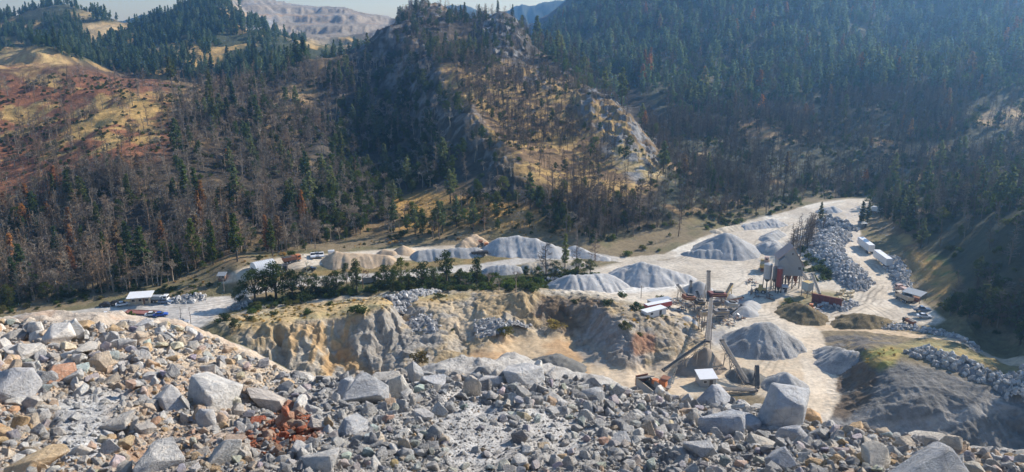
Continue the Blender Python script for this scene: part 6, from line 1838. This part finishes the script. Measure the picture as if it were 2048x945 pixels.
def open_shed():
    c = at(1834, 607); e = empty('open_shed', c + Vector((0, 2.5, 0)), -.95)
    w, d, h = 6.5, 4.2, 3.0
    for sx in (-1, 1):
        for sy in (-1, 1): MB().bar((sx * w / 2 * .92, sy * d / 2 * .9, -.3), (sx * w / 2 * .92, sy * d / 2 * .9, h + (.3 if sy > 0 else -.2)), .16).build('post', 'steel', e)
    MB().prism([(-d / 2, h - .3), (d / 2, h + .35), (d / 2, h + .5), (-d / 2, h - .15)], -w / 2, w / 2, 'x').build('roof', 'galv', e)
    MB().box((w * .1, .4, .7), (2.4, 1.6, 1.4)).build('workbench', 'rust', e, .03)
    tag(e, "open shed with a grey sheet roof on posts at the right edge of the yard", 'shed')
open_shed()

# --- the batch plant
def tall_building():
    c = at(1573, 575); e = empty('plant_building', c, -.12)
    w, d, z0, ze, zp = 8.6, 5.4, 5.2, 10.2, 15.6
    MB().prism([(-w / 2, z0), (w / 2, z0), (w / 2, ze - 1.4), (.3, zp), (-w / 2, ze + 1.2)], -d / 2, d / 2).build('wall', 'galv', e)
    r = MB()
    r.prism([(.3, zp + .05), (w / 2 + .5, ze - 1.85), (w / 2 + .5, ze - 1.6), (.3, zp + .3)], -d / 2 - .5, d / 2 + .5)
    r.prism([(.3, zp + .05), (-w / 2 - .4, ze + .8), (-w / 2 - .4, ze + 1.05), (.3, zp + .3)], -d / 2 - .5, d / 2 + .5)
    r.build('roof', 'tin', e)
    MB().prism([(-w / 2 - .3, z0 + .4), (-.9, z0 + .4), (-.9, ze), (-2.4, ze + 2.2), (-w / 2 - .3, ze + .2)], -d / 2 - 1.2, -d / 2 - .01).build('annex', 'galv', e)
    for x in (-3.6, -1.2, 1.2, 3.6):
        for y in (-2.2, 2.2): MB().bar((x, y, -.4), (x, y, z0), .32).build('leg', 'steel', e)
    br = MB()
    for y in (-2.2, 2.2):
        br.bar((-3.6, y, 0), (-1.2, y, z0), .14); br.bar((1.2, y, 0), (3.6, y, z0), .14); br.bar((-3.6, y, 2.6), (3.6, y, 2.6), .16)
    br.build('bracing', 'rust', e)
    for x in (.4, 2.6): MB().cyl((x, -.3, z0), (x, -.3, 2.4), 1.1, .35, 12).build('bin_cone', 'rust', e)
    v = MB().box((.3, -d / 2 - .03, zp - 2.4), (.5, .06, .7)).build('vent', 'dark', e)
    MB().box((3.1, -d / 2 - .05, ze - 2.2), (.9, .1, .9)).build('conveyor_opening', 'dark', e)
    cl = MB()
    for k in range(17): cl.box((-w / 2 + .25 + k * .51, -d / 2 - .012, (z0 + ze) / 2 - .9), (.05, .03, ze - z0 - 2))
    cl.build('cladding', 'galv', e)
    tag(e, "tall grey gabled plant building raised on steel legs", 'plant building')
tall_building()
def silo(px, py, r, z0, z1, mat, label, skirt='dark', name='silo'):
    e = empty(name, at(px, py), .4)
    MB().cyl((0, 0, z0), (0, 0, z1), r, n=24).build('tank', mat, e, 0, True)
    MB().cyl((0, 0, z1), (0, 0, z1 + .45), r * 1.02, r * .3, 24).build('roof', 'silo' if mat == 'silo' else 'tin', e, 0, True)
    MB().cyl((0, 0, z0), (0, 0, z0 - 1.2), r * .98, r * .3, 20).build('cone', skirt, e, 0, True)
    for k in range(4):
        a = math.pi / 4 + k * math.pi / 2
        MB().bar((r * .9 * math.cos(a), r * .9 * math.sin(a), -.2), (r * .9 * math.cos(a), r * .9 * math.sin(a), z0 + .4), .2).build('leg', skirt, e)
    bn = MB()
    for z in np.arange(z0 + .8, z1, 1.3): bn.cyl((0, 0, z), (0, 0, z + .08), r * 1.03, n=24)
    bn.build('band', mat, e)
    ld = MB()
    for s_ in (-.2, .2): ld.bar((s_, -r - .15, .4), (s_, -r - .15, z1 + .6), .05)
    for z in np.arange(.6, z1, .5): ld.bar((-.2, -r - .15, z), (.2, -r - .15, z), .04)
    ld.build('ladder', 'steel', e)
    return tag(e, label, 'silo')
silo(1532, 584, 1.4, 5.0, 10.2, 'silo', "pale grey silo on a dark base left of the red silos")
silo(1556, 586, 1.0, 2.4, 9.0, 'redsilo', "front red silo before the tall grey building")
silo(1570, 578, 1.05, 6.5, 11.2, 'redsilo', "rear red silo standing against the tall grey building")
silo(1546, 580, .7, 4.0, 8.4, 'galv', "thin grey silo between the pale silo and the front red silo")
def hopper_bin():
    e = empty('feed_bin', at(1613, 592), .5)
    MB().box((0, 0, 3.6), (2.8, 2.8, 2.8)).build('bin_body', 'aqua', e, .05)
    MB().cyl((0, 0, 2.2), (0, 0, 1.0), 1.7, .4, 4).build('bin_cone', 'aqua', e)
    rb = MB()
    for k in range(5): rb.box((-1.2 + k * .6, -1.42, 3.6), (.08, .08, 2.7))
    rb.build('stiffener', 'aqua', e)
    MB().box((0, 0, 5.03), (2.5, 2.5, .06)).build('load', 'yellow', e)
    for sx in (-1, 1):
        for sy in (-1, 1): MB().bar((sx * 1.2, sy * 1.2, -.3), (sx * 1.2, sy * 1.2, 2.3), .2).build('leg', 'steel', e)
    tag(e, "pale green square feed bin on legs at the end of the inclined conveyor", 'bin')
hopper_bin()
def drum_plant():
    e = empty('drum_dryer', at(1528, 541), 1.2)
    for k, (x, m) in enumerate(((-2.2, 'yellow'), (0, 'beige'), (2.2, 'yellow'))):
        MB().cyl((x, -1.6, 2.2 + .3 * k), (x, 1.6, 2.2 + .3 * k), .85, n=16).build('drum', m, e, 0, True)
    MB().box((0, 0, .8), (7.2, 2.4, .4)).build('skid', 'rust', e)
    MB().box((1.0, -.6, 4.2), (1.9, 1.6, 2.0)).build('burner_housing', 'tin', e, .05)
    MB().box((.04, -.6, 4.4), (.06, .8, .7)).build('window', 'dark', e)
    for x in (-3, 0, 3): MB().box((x, 0, .3), (.4, 2.2, .8)).build('support', 'steel', e)
    tag(e, "yellowish drum machinery behind the pale grey silo", 'machinery')
drum_plant()
def bulkhead():
    c, yaw, L = axis((1624, 604), (1682, 618)); e = empty('retaining_wall', c, yaw)
    MB().box((0, 0, 1.4), (L, .5, 3.6)).build('steel_sheet', 'maroon', e)
    n = int(L / 1.6)
    for k in range(n + 1): MB().box((-L / 2 + k * L / n, -.32, 1.4), (.22, .16, 3.7)).build('post', 'rust', e)
    tag(e, "long rust-red steel retaining wall below the pale green bin", 'retaining wall')
bulkhead()
for i, (px, py, yaw) in enumerate(((1678,590,.2),(1686,584,.5),(1694,590,.1),(1688,596,.6),(1700,596,.3),(1692,602,.0),(1681,600,.4),(1704,587,.7),(1698,605,.2))):
    o = MB().box((0, 0, .45), (2.0, 1.0, 1.0)).build('concrete_block', 'block', None, .06)
    MB().box((0, 0, 1.0), (.3, .3, .16)).build('lifting_lug', 'steel', o)
    o.location = at(px, py); o.rotation_euler = (R.uniform(-.15, .15), R.uniform(-.15, .15), yaw)
    tag(o, "yellowish concrete block tumbled at the end of the rust-red wall", 'concrete block', 'yellowish concrete blocks tumbled at the end of the rust-red wall')
# --- long red trailer and its neighbours
trailer((1292, 620), (1338, 623), "faded red low trailer beside the quarry rim", 'red', 9.5, 1.5, 2.2, None, 'flat_trailer')
def flat_roof(a, b, d, h, label, roof, wall, name):
    c, yaw, L = axis(a, b); e = empty(name, c, yaw)
    MB().box((0, 0, h / 2 - .1), (L, d, h)).build('wall', wall, e, .03)
    MB().box((0, 0, h), (L + .3, d + .3, .14)).build('roof', roof, e)
    MB().box((L * .2, -d / 2 - .03, h * .45), (.9, .06, h * .75)).build('door', 'dark', e)
    MB().box((-L * .25, -d / 2 - .03, h * .6), (.9, .06, h * .3)).build('window', 'glass', e)
    return tag(e, label, 'site cabin')
flat_roof((1298, 612), (1338, 614), 2.4, 2.4, "pale grey-roofed cabin behind the red trailer", 'silver', 'galv', 'site_cabin')
flat_roof((1288, 630), (1326, 631), 2.6, 2.0, "white-roofed cabin in front of the red trailer", 'roofwhite', 'white', 'site_cabin')

# --- vehicles where they stand
park(1848, 636, -12, 'carwhite', "white car with an open bonnet line parked by the right edge of the yard")
park(1843, 623, -8, 'carslate', "slate-blue pickup parked behind the white car in the yard", 'pickup')
truck(at(1817, 648), 1.9, 'dark', 'rust', "small dark truck facing the lower edge of the yard", 'dump', 'dump_truck').scale = (.62, .62, .62)
truck(at(1807, 602), 1.75, 'beige', 'beige', "old beige dump truck in front of the open shed", 'dump')
truck(at(1806, 588), 1.75, 'tin', 'tin', "pinkish old truck left of the open shed", 'flat', 'flatbed_truck')
truck(at(1750, 426), 2.4, 'white', 'white', "white box truck parked under the dark pines", 'box', 'box_truck')
def tractor(px, py, yaw, label, mat='orange'):
    e = empty('loader', at(px, py), yaw)
    MB().box((-.6, 0, 1.3), (2.6, 1.6, 1.0)).build('body', mat, e, .08)
    c = MB().box((-.2, 0, 2.4), (1.3, 1.4, 1.3), None, .9).build('cab', mat, e, .05)
    MB().box((-.2, 0, 2.5), (1.34, 1.2, .8)).build('window', 'glass', c)
    for s_ in (-1, 1): MB().bar((.4, s_ * .6, 1.5), (2.4, s_ * .6, .6), .2).build('boom_arm', mat, e)
    MB().prism([(2.3, .1), (3.2, .15), (2.9, 1.1), (2.3, 1.0)], -1.3, 1.3).build('bucket', 'steel', e)
    wheels(e, (-1.2, 1.0), 2.2, .7, .5)
    return tag(e, label, 'loader')
tractor(1622, 626, -.5, "orange-red loader in front of the rust-red retaining wall")
tractor(1519, 586, 2.8, "dull yellow loader in the shade below the pale grey silo", 'yellow')
for i, (px, py) in enumerate(((952, 512), (967, 511))):
    e = empty('dump_trailer', at(px, py), .1)
    MB().prism([(-1.7, .8), (-1.9, 1.7), (1.9, 1.7), (1.7, .8)], -1.1, 1.1).build('dump_body', 'dark', e, .03)
    MB().box((0, 0, 1.68), (3.2, 1.9, .06)).build('load', 'carblack', e)
    MB().bar((1.7, 0, .7), (3.0, 0, .55), .14).build('drawbar', 'dark', e)
    wheels(e, (-.6, .4), 2.2, .4)
    tag(e, "%s black dump trailer standing on the terrace road" % ("left", "right")[i], 'trailer')
for i, (px, py, m) in enumerate(((626, 515, 'carwhite'), (634, 514, 'silver'), (643, 514, 'carwhite'))):
    park(px, py, -75, m, ["white pickup at the left of the terrace parking row", "silver pickup in the middle of the terrace parking row", "white pickup at the right of the terrace parking row"][i], 'pickup')
truck(at(584, 525), .7, 'orange', 'rust', "brown dump truck parked on the upper terrace")
truck(at(557, 545), .1, 'carblack', 'dark', "black truck standing right of the white arched shed", 'flat', 'flatbed_truck')
park(621, 541, 5, 'carblack', "small black car on the edge of the terrace road")
park(246, 612, 25, 'carwhite', "white car parked just left of the office")
park(233, 610, 25, 'carblack', "black car left of the white car beside the office")
park(214, 613, 10, 'carblack', "low black car at the far left of the office parking")
truck(at(318, 605), .0, 'white', 'tarp', "white flatbed truck with a grey covered load right of the office", 'flat', 'flatbed_truck')
park(331, 607, 5, 'carslate', "dark grey car tucked behind the flatbed truck")
park(305, 633, 15, 'carwhite', "white car beside the blue car in the parking yard")
park(322, 633, 15, 'carblue', "bright blue car in the parking yard")
park(324, 648, 2, 'carblack', "black pickup with its tail to the left crest boulders", 'pickup')
park(362, 649, 5, 'silver', "silver pickup behind the two black snags", 'pickup')
park(212, 635, 5, 'carwhite', "white pickup half hidden by the round dark tree", 'pickup')

def weighbridge():
    c, yaw, L = axis((262, 627), (306, 628)); e = empty('weighbridge', c, yaw)
    MB().box((0, 0, .25), (L + 4, 3.0, .3)).build('deck', 'deck', e)
    for s_ in (-1, 1):
        MB().bar((-L / 2 - 2, s_ * 1.6, .45), (L / 2 + 2, s_ * 1.6, .45), .16).build('guide_rail', 'rust', e)
        MB().prism([(L / 2 + 2, .4), (L / 2 + 6, -.1), (L / 2 + 2, -.1)] if s_ > 0 else [(-L / 2 - 2, .4), (-L / 2 - 2, -.1), (-L / 2 - 6, -.1)], -1.5, 1.5).build('ramp', 'conc', e)
    tag(e, "red-decked weighbridge between the office and the parked cars", 'weighbridge')
weighbridge()
c, yaw, L = axis((724, 564), (753, 563))
o = MB().box((0, 0, .75), (L, 1.2, 1.9)).build('concrete_wall', 'conc', None, .05); o.location = c; o.rotation_euler = (0, 0, yaw)
MB().box((0, 0, 1.74), (L * .98, 1.4, .12)).build('coping', 'conc', o)
tag(o, "grey concrete block wall among the creek trees", 'concrete wall')
def pole(px, py, h, label, arm=True):
    e = empty('utility_pole', at(px, py))
    MB().cyl((0, 0, -.3), (0, 0, h), .13, .09, 8).build('mast', 'pole', e)
    MB().bar((-.8, 0, h - .5), (.8, 0, h - .5), .1).build('crossarm', 'pole', e)
    for x in (-.7, .7): MB().cyl((x, 0, h - .45), (x, 0, h - .25), .05, n=6).build('insulator', 'silver', e)
    tag(e, label, 'utility pole')
pole(449, 586, 5.5, "thin pale pole on the bank below the little brown hut")
pole(1282, 597, 4.5, "thin pole at the yard edge above the quarry rim")
pole(1502, 590, 6.0, "thin pole left of the pale grey silo")
tk = empty('storage_tank', at(663, 511), .3)
MB().cyl((-1.2, 0, 1.2), (1.2, 0, 1.2), .9, n=18).build('tank', 'white', tk, 0, True)
for x in (-.8, .8): MB().box((x, 0, .2), (.25, 1.2, .7)).build('support', 'steel', tk)
tag(tk, "white storage tank behind the peak of the long tan sand pile", 'tank')
